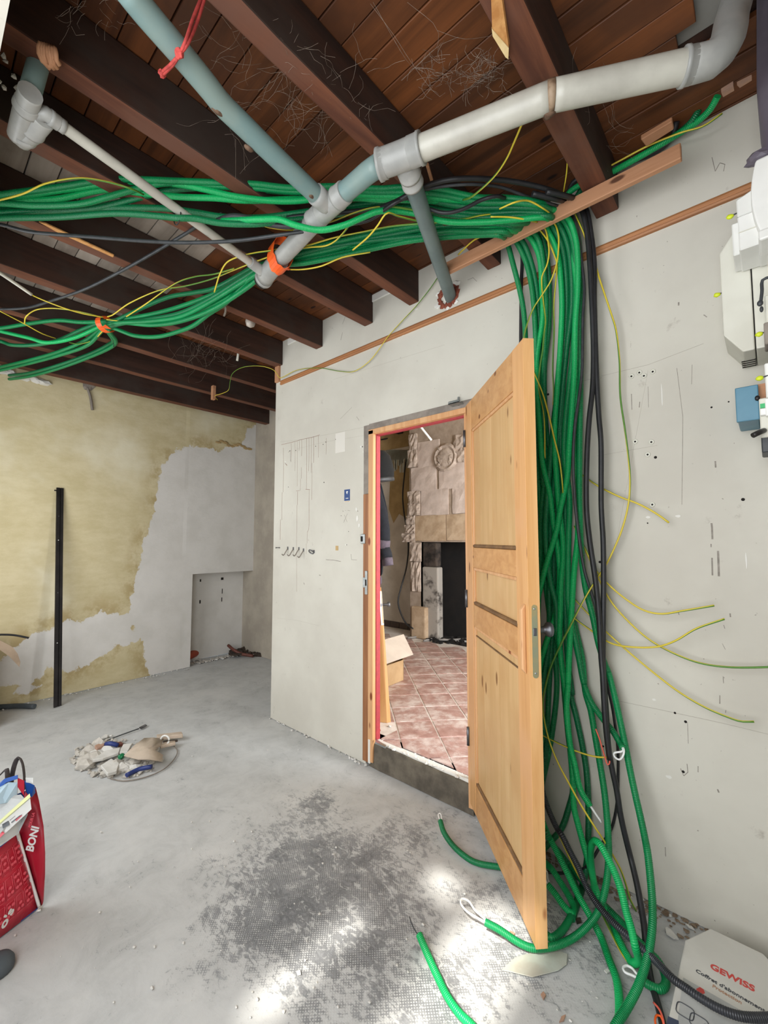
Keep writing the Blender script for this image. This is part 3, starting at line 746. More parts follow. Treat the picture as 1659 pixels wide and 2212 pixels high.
# vertical boards of the upper panel
a, b = RZ[1][1], RZ[0][0]; nb_ = 6; uw = (R_ - L_ - .028) / nb_
for k in range(nb_):
    dpart('panel_board', M_PINEL, L_ + .014 + k * uw + .0003, L_ + .014 + (k + 1) * uw - .0003, .011 + .0006 * (k % 2), .016, a + .016, b - .014, 0, PANELS[0])
a, b = RZ[3][1], RZ[2][0]; uw = (R_ - L_ - .028) / 5
for k in range(5):
    dpart('panel_board', M_PINEL, L_ + .014 + k * uw + .0003, L_ + .014 + (k + 1) * uw - .0003, .0115 + .0005 * (k % 2), .016, a + .016, b - .05, 0, PANELS[2])
dpart('panel_bead', M_DKPINE, L_ + .014, R_ - .014, .009, .016, b - .05, b - .044, .001, PANELS[2]); 
# lock face plate in the edge, knob behind, wooden pull in front
zt_, zb_ = 1.4 - (1303 - 1166) / 930 * 1.5, 1.4 - (1456 - 1166) / 930 * 1.5
LP = thing('lock_plate', DF(DW, DT / 2, zb_)); LP.parent = DOOR; LP.location = WL[LP.name] - WL[DOOR.name]
m = MB(); pr = []
for t in range(9): pr.append((DT / 2 + .010 * math.cos(t / 8 * math.pi), zt_ - .010 + .010 * math.sin(t / 8 * math.pi)))
for t in range(9): pr.append((DT / 2 - .010 * math.cos(t / 8 * math.pi), zb_ + .010 - .010 * math.sin(t / 8 * math.pi)))
m.prism([DF(DW, v, z) for v, z in pr], DU * .0015); m.build('face_plate', M_BRASSY, LP)
MB().fbox(DF, DW + .0015, DW + .0045, DT / 2 - .006, DT / 2 + .006, zb_ + .142, zb_ + .168).build('latch_bolt', M_DKMETAL, LP, bevel=.001)
for z in (zt_ - .014, zb_ + .016): MB().lathe([(.0038, .0015), (.0038, .0025), (.002, .003)], DF(DW, DT / 2, z), DU, 12).build('screw', M_METAL, LP)
zk = 1.4 - (1360 - 1166) / 930 * 1.52
MB().lathe([(.024, 0), (.024, .004), (.012, .008), (.010, .03), (.013, .04), (.024, .048), (.027, .056), (.024, .064), (.010, .067)], DF(DW - .055, DT, zk), DV, 20).build('door_knob', M_DKMETAL, DOOR)
MB().prism([DF(DW - .045, 0, zt_ + .0), DF(DW - .045, -.016, zt_ - .02), DF(DW - .045, -.016, zb_ + .02), DF(DW - .045, 0, zb_ + .005)], DU * .02).build('wooden_pull', M_FRAME, DOOR, bevel=.004, seg=2)
for z in (.35, 1.05, 1.9): MB().lathe([(.008, 0), (.008, .09)], DF(-.006, -.004, z), (0, 0, 1), 12).build('hinge', M_DKMETAL, DOOR)
# small steel bracket above the frame
p = onW(990, 872); m = MB(); m.box(p.x - .035, p.x + .035, WY - .05, WY, p.z - .012, p.z - .004); m.box(p.x - .035, p.x + .035, WY - .05, WY - .046, p.z - .012, p.z + .006); m.box(p.x + .0, p.x + .012, WY - .012, WY, p.z - .012, p.z + .035)
m.build('door_closer_bracket', M_METAL, label='small zinc bracket fixed above the door frame', cat='bracket', bevel=.002)

# ================================================================== NEXT ROOM
FZ = .16
FL2 = MB().box(WX0 + .08, 1.0, WB, 4.84, FZ - .05, FZ - .001).box(WX0 - 2.2, WX0 + .08, AY + .09, 4.84, FZ - .05, FZ - .001).build('floor', M_GROUT, kind=S)
ta = YAW + math.radians(5.3); T1 = Vector((-math.sin(ta), math.cos(ta), 0)); T2 = Vector((T1.y, -T1.x, 0)); TS = .252
TO = at(971, 1637, 'z', FZ); tile0 = None
def clip(P, ax, lim, sign):
    out = []
    for k in range(len(P)):
        a, b = P[k - 1], P[k]; da, db = (a[ax] - lim) * sign, (b[ax] - lim) * sign
        if (da > 0) != (db > 0): out.append(a + (b - a) * (da / (da - db)))
        if db > 0: out.append(b)
    return out
for i in range(-8, 14):
    for j in range(-6, 7):
        c = TO + T1 * ((i + .5) * TS) + T2 * ((j + .5) * TS)
        if not (WY - .1 < c.y < 4.28 and -4.3 < c.x < .5): continue
        d_ = (c - CAM0); pxx = CX + FPX * d_.dot(RT) / d_.dot(FW)
        if not (740 < pxx < 1160): continue
        z0 = FZ - .006 + R.uniform(-.0012, .0012); h = TS / 2 - .0048
        if c.y > WB + .20:
            if tile0 is None:
                tile0 = MB().box(c.x - h, c.x + h, c.y - h, c.y + h, z0, z0 + .009).build('tile', M_TILE, FL2, bevel=.002); tile0.rotation_euler = (0, 0, ta)
            else: dup(tile0, (c.x, c.y, z0), ta, FL2)
        else:
            P = [c + T1 * (a * h) + T2 * (b * h) for a, b in ((-1, -1), (-1, 1), (1, 1), (1, -1))]
            P = [Vector((p.x, p.y, z0)) for p in P]
            P = clip(P, 1, WY + .035 + R.uniform(0, .02), 1); P = clip(P, 0, -1.87, 1); P = clip(P, 0, -1.23, -1) if P and c.y < WB else P
            if len(P) > 2: MB().prism(P, (0, 0, .009)).build('tile', M_TILE, FL2)
MB().box(-1.93, -1.19, WY + .012, WB + .06, FZ - .03, FZ - .001).build('mortar_bed', M_WPATCH, FL2, bevel=.006)
HY, PY = 4.45, 4.74
MB().box(-5.3, 1.0, PY, PY + .1, 0, 3.0).build('wall_far', M_NEXTW, kind=S)
MB().box(-5.35, -5.25, WB + .95, PY, 0, 3.0).build('wall_next_left', M_NEXTW, kind=S)
m = MB(); m.box(1.0, 1.1, WB, 2.5, 0, 3); m.box(1.0, 1.1, 4.1, 4.8, 0, 3); m.box(1.0, 1.1, 2.5, 4.1, 0, .7); m.box(1.0, 1.1, 2.5, 4.1, 2.5, 3); m.build('wall_next_right', M_NEXTW, kind=S)
MB().box(WX0 + .08, 1.0, WB, PY + .1, 2.98, 3.02).box(-5.3, WX0 + .08, AY + .09, PY + .1, 2.98, 3.02).build('ceiling', M_OLDYEL, kind=S)
zt = at(850, 935, 'y', PY).z
FW2 = MB().box(-5.2, -3.0, PY - .02, PY, at(850, 970, 'y', PY).z, zt + .35).build('trim_3', M_OLDYEL, kind=S)
for x0, x1, mt in ((-4.9, -4.42, M_JOIST), (-3.95, -3.85, M_JOIST)):
    MB().box(x0, x1, AY + .10, PY - .022, zt - .05, zt + .12).build('old_beam', mt, FW2, bevel=.01)
m = MB()
for k in range(16):
    px = 835 + k * 3; a = at(px, 972, 'y', PY - .004); L = R.uniform(.06, .34); m.box(a.x - .02, a.x + .02, PY - .006, PY - .001, a.z - L, a.z)
m.build('peeling_plaster', M_CHIP, kind='stuff', label='peeling pale plaster strips high on the next room wall', cat='plaster')
m = MB(); m.prism([at(a, b, 'y', PY - .003) for a, b in ((845, 975), (892, 970), (885, 1050), (878, 1120), (862, 1110), (850, 1130), (840, 1100))], (0, .002, 0)); m.build('ochre_patch', M_OLDYEL, FW2)
SK = thing('baseboard_far', (-3.7, PY - .01, FZ), kind=S)
for k in range(9):
    x = -4.75 + k * .16; MB().box(x, x + .152, PY - .014, PY, FZ, FZ + .085).build('skirting_tile', M_SKIRT, SK, bevel=.002)
# ---- stone fireplace
FP = thing('stone_fireplace', (-3.0, HY, FZ), 'old limestone chimney breast with blackened open hearth in the next room', 'fireplace')
def onH(px, py): return at(px, py, 'y', HY)
hl = onH(885, 1100).x; flx = onH(912, 1250).x; fz1 = onH(960, 1171).z
m = MB(); m.box(hl, flx, HY, PY - .001, FZ, fz1); m.box(hl, -1.6, HY, PY, fz1, 2.97); m.build('chimney_core', M_MORT, FP)
m = MB(); m.box(flx, -1.6, PY - .012, PY - .004, FZ, fz1 + .3); m.box(flx - .02, flx + .0, HY, PY - .01, FZ, fz1); m.box(flx, -1.6, HY, PY - .01, FZ - .003, FZ + .012); m.build('firebox', M_SOOT, FP)
def stone(name, mat, a, b, c_, d_, dep=.03, rough=.004, seed=0):
    """stone block seen between two pixels (left, top) - (right, bottom)"""
    P0, P1 = onH(a, b), onH(c_, d_); m = MB(); nx, nz = 5, 4; rr = random.Random(seed)
    G = [[Vector((P0.x + (P1.x - P0.x) * i / nx, HY - dep + (0 if 0 < i < nx and 0 < j < nz else dep * .3) + rr.uniform(-rough, rough), P0.z + (P1.z - P0.z) * j / nz)) for i in range(nx + 1)] for j in range(nz + 1)]
    for r_ in G:
        for p_ in r_: m.v.append((p_.x + rr.uniform(-.004, .004), p_.y, p_.z + rr.uniform(-.004, .004)))
    for j in range(nz):
        for i in range(nx):
            k = j * (nx + 1) + i; m.face((k, k + 1, k + nx + 2, k + nx + 1)[::-1])
    b_ = len(m.v); m.v += [(P0.x, HY + .01, P0.z), (P1.x, HY + .01, P0.z), (P1.x, HY + .01, P1.z), (P0.x, HY + .01, P1.z)]
    e = [0, nx, (nz + 1) * (nx + 1) - 1, nz * (nx + 1)]
    rows = [[i for i in range(nx + 1)], [(j) * (nx + 1) + nx for j in range(nz + 1)], [nz * (nx + 1) + i for i in range(nx, -1, -1)], [j * (nx + 1) for j in range(nz, -1, -1)]]
    for k in range(4): m.face(rows[k] + [b_ + (k + 1) % 4, b_ + k])
    return m.build(name, mat, FP)
def c5(x, y): return (770 + x / 5.396, 870 + y / 5.396)
sl = [('stone', M_STONE, 718, 470, 972, 735), ('stone', M_STONE, 642, 765, 935, 1010), ('stone', M_STONE, 965, 705, 1268, 985), ('stone', M_STONE, 755, 1022, 1075, 1300), ('stone', M_STONE, 1120, 1000, 1330, 1285), ('lintel_stone', M_STONEB, 692, 1322, 1045, 1612), ('lintel_stone', M_STONEB, 1052, 1305, 1400, 1605), ('stone', M_STONE, 1275, 690, 1450, 985), ('stone', M_STONE, 1335, 1000, 1500, 1290)]
for i, (nm, mt, a, b, c_, d_) in enumerate(sl): stone(nm, mt, *c5(a, b), *c5(c_, d_), .016, .003, i)
for i, (a, b, c_, d_) in enumerate(((620, 380, 712, 560), (615, 565, 715, 745), (612, 1040, 748, 1170), (608, 1175, 748, 1310), (590, 1320, 688, 1420), (570, 1425, 688, 1520), (545, 1525, 688, 1625), (1145, 385, 1300, 540), (1140, 545, 1300, 685), (640, 1630, 760, 1850), (650, 1855, 755, 2200))):
    stone('rough_stone', M_ROUGHST, *c5(a, b), *c5(c_, d_), .034, .013, 30 + i)
p = onH(*c5(1050, 640)); m = MB()
m.lathe([(.001, -.01), (.17, -.01), (.18, .02), (.15, .05), (.12, .035), (.08, .05), (.001, .06)], (p.x, HY, p.z), (0, -1, 0), 18, 0, False)
for k in range(10): m.ball((p.x + R.uniform(-.11, .11), HY - .045, p.z + R.uniform(-.12, .12)), (.035, .015, .03), 1, .3, k)
m.build('carved_stone', M_ROUGHST, FP)
b = onH(946, 1330); zc_ = onH(930, 1225).z
MB().box(flx - .006, b.x, HY + .004, HY + .12, FZ + .012, zc_).build('limewashed_jamb', M_SOOTY, FP, bevel=.02, seg=3)
MB().box(flx - .006, b.x - .02, HY + .012, HY + .12, zc_, fz1 - .002).build('sooted_jamb', plain('sooted_stone', '#1d1916', '#4a4039', 9, .95, .5, 20), FP, bevel=.02, seg=2)
a, b = onH(893, 1308), onH(925, 1365); MB().box(a.x, b.x, HY - .06, HY + .02, FZ, a.z).build('foot_stone', M_STONEB, FP, bevel=.02, seg=2)
m = MB()
for k in range(50): m.ball((R.uniform(-3.2, -2.2), HY - R.uniform(-.3, .12), FZ + .02), (R.uniform(.02, .06), .03, .02), 1, .35, k)
m.build('hearth_ash', M_SOOT, kind='stuff', label='loose black soot and ash on the hearth floor', cat='ash')
for k, (a, b, c_, d_) in enumerate(((880, 1378, 905, 1374), (915, 1384, 945, 1376), (945, 1382, 1010, 1380), (930, 1377, 1010, 1386))):
    MB().tube([at(a, b, 'z', FZ + .02), at((a + c_) / 2, (b + d_) / 2 + 1, 'z', FZ + .02), at(c_, d_, 'z', FZ + .02)], .013, 6, .1).build('grey_tube', M_FLUFF, label=('short grey tube lying left of the hearth', 'grey tube lying just before the hearth stones', 'long pale grey tube lying along the hearth front', 'long grey tube crossing others on the hearth front')[k], cat='tube', group='tubes before the hearth')
MB().tube(path([(823, 950, 'y', PY - .05), (845, 946), (862, 945), (872, 958), (877, 980), (874, 1020), (870, 1070), (873, 1110), (880, 1150), (882, 1190), (877, 1230), (866, 1270), (860, 1300), (868, 1330), (880, 1350), (893, 1358, 'y', HY - .06)]), .010, 6, .03).build('black_cable', M_BLACKC, label='thin black cable running down the wall beside the chimney breast', cat='cable')
MB().tube(path([(905, 917, 'y', 3.2), (915, 930), (932, 951, 'y', 3.3)]), .011, 6, .03).build('white_cable', M_WHITEP, label='short white cable hanging from the next room ceiling', cat='cable')
# ---- clothes hung behind the left jamb
def sheet(rows, mat, name, par=None, thick=.012, **kw):
    m = MB(); n_ = len(rows[0])
    for r_ in rows: m.v += [tuple(p_) for p_ in r_]
    for j in range(len(rows) - 1):
        for i in range(n_ - 1):
            k = j * n_ + i; m.face((k, k + 1, k + n_ + 1, k + n_), 0, True)
    o_ = m.build(name, mat, par, **kw)
    md = o_.modifiers.new('thick', 'SOLIDIFY'); md.thickness = thick; md.offset = 0
    sd = o_.modifiers.new('sub', 'SUBSURF'); sd.levels = 1; sd.render_levels = 2
    return o_
JY = 2.36
def onJ(px, py, dy=0): return at(px, py, 'y', JY + dy)
JK = thing('jacket', onJ(815, 1280), 'dark navy fleece jacket with mauve cuffs hanging behind the door jamb', 'jacket')
rows = []
for j in range(13):
    f_ = j / 12; py = 1040 + 205 * f_
    R0 = 784 ; R1 = (822, 826, 830, 834, 837, 839, 838, 834, 830, 828, 827, 826, 825)[j]
    rows.append([onJ(R0 + (R1 - R0) * i / 8, py, .03 * math.sin(i * 1.9 + j * .12) - .02) for i in range(9)])
sheet(rows, M_NAVY, 'body', JK, .03)
def sleeve(name, mat, pts, r): return MB().tube([onJ(*p_) for p_ in pts], r, 12, .02).build(name, mat, JK)
sleeve('sleeve', M_NAVY, [(804, 1045, -.07), (817, 1090, -.07), (827, 1140, -.07), (828, 1170, -.07)], .05)
sleeve('cuff_band', M_MAUVE, [(828, 1166, -.072), (826, 1184, -.072)], .053); sleeve('sleeve', M_NAVY, [(828, 1186, -.07), (832, 1196, -.07), (834, 1206, -.07)], .048)
sleeve('cuff', M_MAUVE, [(836, 1205, -.072), (838, 1222, -.072)], .040)
rows = [[onJ(786 + 37 * i / 6, 1243 + 11 * j, .03 * math.sin(i * 1.9) - .02) for i in range(7)] for j in range(3)]
sheet(rows, M_MAUVE, 'hem_band', JK, .03)
p = onJ(817, 1241, -.06); MB().ball(p, .012, 2, 0, 0, 0, True).build('button', M_METAL, JK)
HT = thing('fur_hat', onJ(815, 1050), 'black fur hat hung above the navy jacket behind the door jamb', 'hat')
p = onJ(812, 1020, -.06); prof = [(.03, .16), (.08, .15), (.115, .11), (.13, .05), (.135, 0), (.13, -.05), (.11, -.06)]
MB().lathe([(r_, -h_) for r_, h_ in prof], p, (0, .15, -1), 24).build('crown', M_HAT, HT)
MB().lathe([(.13, 0), (.137, .01), (.135, .03), (.12, .032)], p + Vector((0, 0, -.045)), (0, .15, -1), 24).build('lining_band', M_GREYC, HT)
# ---- narrow door leaf leaning on the back of the partition
a, b = at(812, 1560, 'z', FZ), at(845, 1560, 'z', FZ); LZ = at(825, 1265, 'y', 2.25).z
t0, t1 = at(800, 1262, 'z', LZ), at(824, 1268, 'z', LZ)
LD = thing('leaning_door_leaf', a, 'pine door leaf leaning just inside the doorway, lock edge showing', 'door leaf')
e_ = at(836, 1562, 'z', FZ); te = at(817, 1268, 'z', LZ)
back = (a - e_) * 3.0
m = MB(); m.hexa([e_ + back, e_, b, b + back, te + back * .6, te, t1, t1 + back * .6]); m.build('leaf', M_PINE, LD, bevel=.003)
def lerp(p_, q_, t): return p_ + (q_ - p_) * t
f0, f1 = lerp(lerp(e_, te, .72), lerp(b, t1, .72), .5), lerp(lerp(e_, te, .97), lerp(b, t1, .97), .5)
ex = (b - e_).normalized(); nn = ex.cross(f1 - f0).normalized(); nn = nn if nn.dot(CAM0 - f0) > 0 else -nn
m = MB(); m.prism([f0 - ex * .011, f0 + ex * .011, f1 + ex * .011, f1 - ex * .011], nn * .003); m.build('lock_plate', M_WHITEP, LD, bevel=.001)
f2 = lerp(f0, f1, .55); MB().prism([f2 - ex * .006, f2 + ex * .006, f2 + ex * .006 + Vector((0, 0, .02)), f2 - ex * .006 + Vector((0, 0, .02))], nn * .006).build('latch_bolt', M_DKMETAL, LD)
MB().lathe([(.01, 0), (.008, .03), (.018, .04), (.018, .05)], f2 + ex * .012 + Vector((0, 0, .01)), ex, 14).build('knob', M_DKMETAL, LD)
# ---- open cardboard box
CBX = thing('cardboard_box', at(855, 1478, 'z', FZ), 'open cardboard box with pale flap on the tiled floor', 'box')
c0 = at(872, 1470, 'z', FZ); c1 = at(843, 1482, 'z', FZ); ev = (c1 - c0); ev.z = 0; ev = ev.normalized() * .42; fv = Vector((c0.x - .25, c0.y, 0)).normalized() * .3; hz = at(872, 1425, 'y', c0.y).z - FZ
m = MB()
for (p_, q_, o_) in ((c0, c0 + ev, fv), (c0 + fv, c0 + fv + ev, -fv), (c0, c0 + fv, ev), (c0 + ev, c0 + ev + fv, -ev)):
    m.prism([p_, q_, q_ + Vector((0, 0, hz)), p_ + Vector((0, 0, hz))], Vector(o_).normalized() * .006)
m.prism([c0, c0 + ev, c0 + ev + fv, c0 + fv], (0, 0, .006)); m.build('carton', M_CARD, CBX)
up = Vector((0, 0, hz)); fl = at(893, 1414, 'y', c0.y - .03); g0 = at(872, 1370, 'y', c0.y + .06)
m = MB(); m.prism([c0 + up + ev * .95, fl + ev * .9, fl, g0, g0 + ev * .8], fv.normalized() * .006); m.build('flap', M_CARDL, CBX)
m = MB(); m.prism([c0 + fv + up, c0 + fv + ev + up, c0 + fv * 1.5 + ev + up * 1.3, c0 + fv * 1.5 + up * 1.3], (0, 0, .006)); m.build('flap', M_CARD, CBX)
MB().prism([at(a_, b_, 'z', FZ + .004) for a_, b_ in ((812, 1600), (835, 1614), (832, 1617), (810, 1606))], (0, 0, .01)).build('metal_strip', M_METAL, label='short metal strip on the floor beside the left door jamb', cat='strip')
for k, (px, py) in enumerate(((824, 1557), (842, 1568), (818, 1577))):
    p = at(px, py, 'z', FZ + .005); MB().ball(p, (.014, .012, .008), 1, .3, k).build('rubble_chip', (M_RUBW, M_RUBW, M_BRICK)[k], label=('white plaster crumb at the foot of the leaning door leaf', 'white plaster crumb right of the leaning door leaf', 'reddish brick crumb just inside the left door jamb')[k], cat='rubble')

# ================================================================== PIPEWORK UNDER THE CEILING
PZ = 2.715
WP = thing('waste_pipe', at(860, 345, 'z', PZ), 'grey PVC waste pipes joined under the dark ceiling joists', 'pipe')
def pz(px, py, z=PZ): return at(px, py, 'z', z)
def seg(name, mat, P, r, n=18, step=.03, mi=0): return MB().tube(P, r, n, step).build(name, mat, WP)
def coll(name, P0, P1, r, mat=M_STEELT):
    """socket collar between two points"""
    a = (P1 - P0); L = a.length
    return MB().lathe([(r * .94, 0), (r, .003), (r, L - .012), (r * 1.06, L - .010), (r * 1.06, L), (r * .94, L)], P0, a, 22).build(name, mat, WP)
tee = pz(868, 338); bend = pz(1192, 208); elb = pz(1500, 140)
seg('pale_pipe', M_PVCW, [tee, lerp(tee, bend, .5), bend], .040)
seg('pale_pipe', M_PVCW, [bend, lerp(bend, elb, .5), elb], .040)
a_ = lerp(bend, tee, .018); b_ = lerp(bend, elb, .018)
seg('burn_mark', M_BURN, [a_, bend, b_], .0412, 18, .01)
p_ = pz(1187, 222); MB().ball(p_ - Vector((0, 0, .034)), (.02, .016, .009), 2, .15, 7, 0, True).build('scorch_spot', M_RSPOT, WP)
seg('elbow', M_STEELT, [lerp(elb, bend, .06), elb, pz(1540, 128), pz(1566, 95, 2.76), at(1580, 40, 'z', 2.92), at(1600, -30, 'z', 3.1)], .0425)
coll('collar', elb, lerp(elb, bend, .08), .0432)
# tee, bent reducer, wye, lower run
seg('tee', M_STEELT, [pz(822, 355), pz(868, 338), pz(905, 322)], .046)
coll('collar', pz(884, 331), pz(912, 319), .047)
coll('collar', pz(834, 352), pz(818, 357), .048)
j0, j1, j2 = pz(820, 356), pz(796, 372), pz(735, 424)
seg('bent_pipe', M_PVCB, [j0, j1, lerp(j1, j2, .3), j2], .036)
coll('collar', pz(746, 414), pz(728, 430), .041)
wye = pz(712, 446)
seg('wye', M_STEELT, [pz(742, 418), wye, pz(682, 474)], .0405)
coll('collar', pz(694, 462), pz(676, 480), .042)
end = pz(572, 600)
seg('grey_pipe', M_STEELT, [pz(690, 466), pz(640, 522), pz(590, 575)], .037)
seg('end_tee', M_STEELT, [pz(606, 560), pz(585, 582), end], .042)
MB().lathe([(.044, 0), (.044, .02), (.03, .022)], end, (end - wye), 22).build('end_ring', M_STEELT, WP)
MB().lathe([(.036, 0), (.036, .03), (.02, .032)], end + (end - wye).normalized() * .015, (end - wye), 20).build('end_cap', M_BLACKM, WP)
# blue-grey branch from the top
b0, b1, b2 = pz(262, -40), pz(500, 250), pz(690, 428)
seg('blue_grey_pipe', M_PVCB, [b0, pz(300, 10), pz(385, 110), pz(450, 188), pz(480, 226), pz(520, 265), pz(600, 343), b2], .033)
seg('wye_branch', M_STEELT, [pz(680, 418), wye], .038)
for px, py, r_ in ((538, 304, .010), (472, 222, .013), (672, 408, .010)):
    p_ = pz(px, py) - Vector((0, 0, .027)); MB().ball(p_, (r_, r_ * 1.6, .0075), 2, .12, px, 0, True).build('rust_spot', M_RSPOT, WP)
# thin run with the trap at its far end
t0_, t1_ = pz(112, 256), pz(556, 578)
seg('thin_pipe', M_PVCW, [t0_, lerp(t0_, t1_, .5), t1_], .0175, 14)
coll('collar', pz(128, 268), pz(106, 252), .0225); coll('collar', pz(540, 566), pz(566, 586), .024)
seg('thin_elbow', M_STEELT, [pz(140, 276), t0_, pz(96, 244), pz(80, 250), pz(72, 270)], .021, 14, .01)
coll('collar', pz(92, 252), pz(68, 282), .033)
seg('trap_body', M_STEELT, [pz(84, 262), pz(68, 284), pz(44, 300)], .031, 16, .01)
seg('trap_body', M_STEELT, [pz(66, 200), pz(52, 250), pz(40, 296)], .030, 16, .01)
seg('stub_pipe', M_PVCB, [at(95, 95, 'z', 2.93), at(82, 140, 'z', 2.84), at(68, 190, 'z', 2.76), pz(54, 235)], .027, 16)
coll('collar', pz(60, 222), pz(56, 236), .0325); 
MB().lathe([(.034, 0), (.034, .02), (.030, .024), (.012, .026)], pz(52, 288), pz(52, 305) - pz(52, 288), 20).build('trap_cap', M_STEELT, WP)
# downpipe into the wall
d0, d1 = pz(877, 352), Vector(onW(969, 643)) + Vector((0, .03, 0))
seg('down_pipe', M_PVCD, [d0, lerp(d0, d1, .5), d1], .033)
coll('tee_socket', pz(870, 342), lerp(d0, d1, .10), .039)
coll('collar', d0, lerp(d0, d1, .06), .0385)

# ---- batten nailed under the joists
b0, b1 = at(948, 582, 'z', 2.79), at(1472, 332, 'z', 2.79)
BT = MB().prism([Vector((b0.x, 1.795, 2.768)), Vector((b0.x, 1.82, 2.768)), Vector((b0.x, 1.82, 2.828)), Vector((b0.x, 1.795, 2.828))][::-1], (b1.x - b0.x, 0, 0))
BT.build('wooden_batten', M_BATTEN, label='rough brown batten nailed under the joists in front of the green conduits', cat='batten', bevel=.003)

# ================================================================== CABLES
def cable(name, label, cat, pts, r, mat, n=8, step=.02, ridge=0, group=None, raw=None):
    return MB().tube(path(pts), r, n, step, ridge).build(name, mat, label=label, cat=cat, group=group)
ZU, ZL = 2.79, 2.775
G_, GB, GD = M_GRN, M_GRNB, M_GRND
RC = .0122
def conduit(label, top, drop, mat, group='green conduits', r=RC, low=None, loop=None):
    """ceiling part and drop as a smooth tube; the low part near the floor gets real ridges"""
    P = path(top + drop + (low or []))
    if low:
        t_ = thing('conduit', P[-1] * 1.0, label, 'conduit', group)
        n_ = len(top) + len(drop)
        D, L = smooth_path(P, .0028)
        key = np.array(P[n_ - 1]); k = int(np.argmin(np.linalg.norm(D - key, axis=1)))
        up_ = D[:k + 1:6]
        if k > 8: MB().tube(np.vstack([up_, D[k:k + 1]]), r, 10, raw=True).build('upper_tube', mat, t_)
        MB().tube(D[k:], r * 1.03, 10, raw=True, ridge=.10).build('ridged_tube', mat, t_)
        if loop:
            loop(t_, P[-1], Vector(P[-1] - P[-2]).normalized())
        return t_
    return MB().tube(P, r, 10, .02).build('conduit', mat, label=label, cat='conduit', group=group)
def pull_loop(pts, r=.0022):
    def f(t_, e, d):
        P = path(pts); MB().tube([e - d * .02] + P + [e - d * .02 + Vector((.004, 0, 0))], r, 8, .006).build('pull_loop', M_WIRE, t_)
    return f

U = {
 1: [(-60, 432, 'z', ZU), (0, 421, 'z', ZU), (76, 411), (152, 400), (228, 388), (304, 388), (380, 391), (463, 394), (552, 398), (628, 406), (716, 403), (820, 408), (880, 404), (952, 410), (1030, 426), (1100, 428), (1160, 437, 'z', ZU + .01)],
 2: [(-60, 440, 'z', ZU - .02), (0, 439, 'z', ZU - .02), (76, 444), (177, 440), (228, 427), (291, 409), (345, 397), (400, 396), (463, 402), (552, 406), (640, 414), (720, 412), (810, 416), (890, 416), (965, 424), (1040, 437), (1110, 438), (1165, 444, 'z', ZU)],
 3: [(-60, 455, 'z', ZU), (0, 452, 'z', ZU), (100, 455), (202, 449), (253, 439), (316, 423), (367, 411), (420, 406), (463, 403), (552, 409), (628, 415), (716, 418), (810, 422), (890, 424), (960, 440), (1030, 448), (1110, 448), (1172, 452, 'z', ZU)],
 4: [(-60, 462, 'z', ZU - .02), (0, 459, 'z', ZU - .02), (126, 454), (253, 449), (354, 450), (420, 458), (480, 468), (560, 470, 'z', ZU), (700, 452), (800, 440), (880, 440), (960, 455), (1040, 462), (1120, 458), (1180, 462, 'z', ZU - .01)],
 5: [(-60, 473, 'z', 2.76), (0, 471, 'z', 2.75), (126, 469), (253, 461), (354, 468, 'z', 2.70), (383, 471, 'z', 2.683), (420, 472, 'z', 2.69), (476, 482), (552, 484), (610, 478, 'z', 2.72), (700, 468, 'z', ZU), (800, 450), (880, 448), (960, 462), (1050, 470), (1130, 466), (1188, 468, 'z', ZU - .02)],
 6: [(480, 478, 'z', 2.72), (564, 474, 'z', 2.69), (602, 474), (640, 487, 'z', 2.655), (691, 497, 'z', 2.650), (742, 487, 'z', 2.67), (780, 471), (820, 456, 'z', 2.74), (890, 460, 'z', 2.775), (960, 478), (1040, 480), (1120, 474), (1180, 470, 'z', ZU - .02)],
 7: [(-60, 428, 'z', ZU + .012), (0, 432, 'z', ZU + .012), (120, 430), (228, 410), (330, 420), (400, 426), (463, 428), (526, 433), (628, 431), (700, 430), (775, 428), (820, 431), (890, 432), (960, 436), (1040, 446), (1130, 444), (1170, 448, 'z', ZU + .012)],
 8: [(-60, 425, 'z', ZU + .005), (0, 428, 'z', ZU + .005), (150, 408), (260, 394), (340, 393), (400, 401), (450, 411), (501, 423), (577, 433), (640, 434), (720, 424), (800, 422), (880, 426), (960, 430), (1050, 436), (1120, 440), (1168, 446, 'z', ZU + .005)],
}
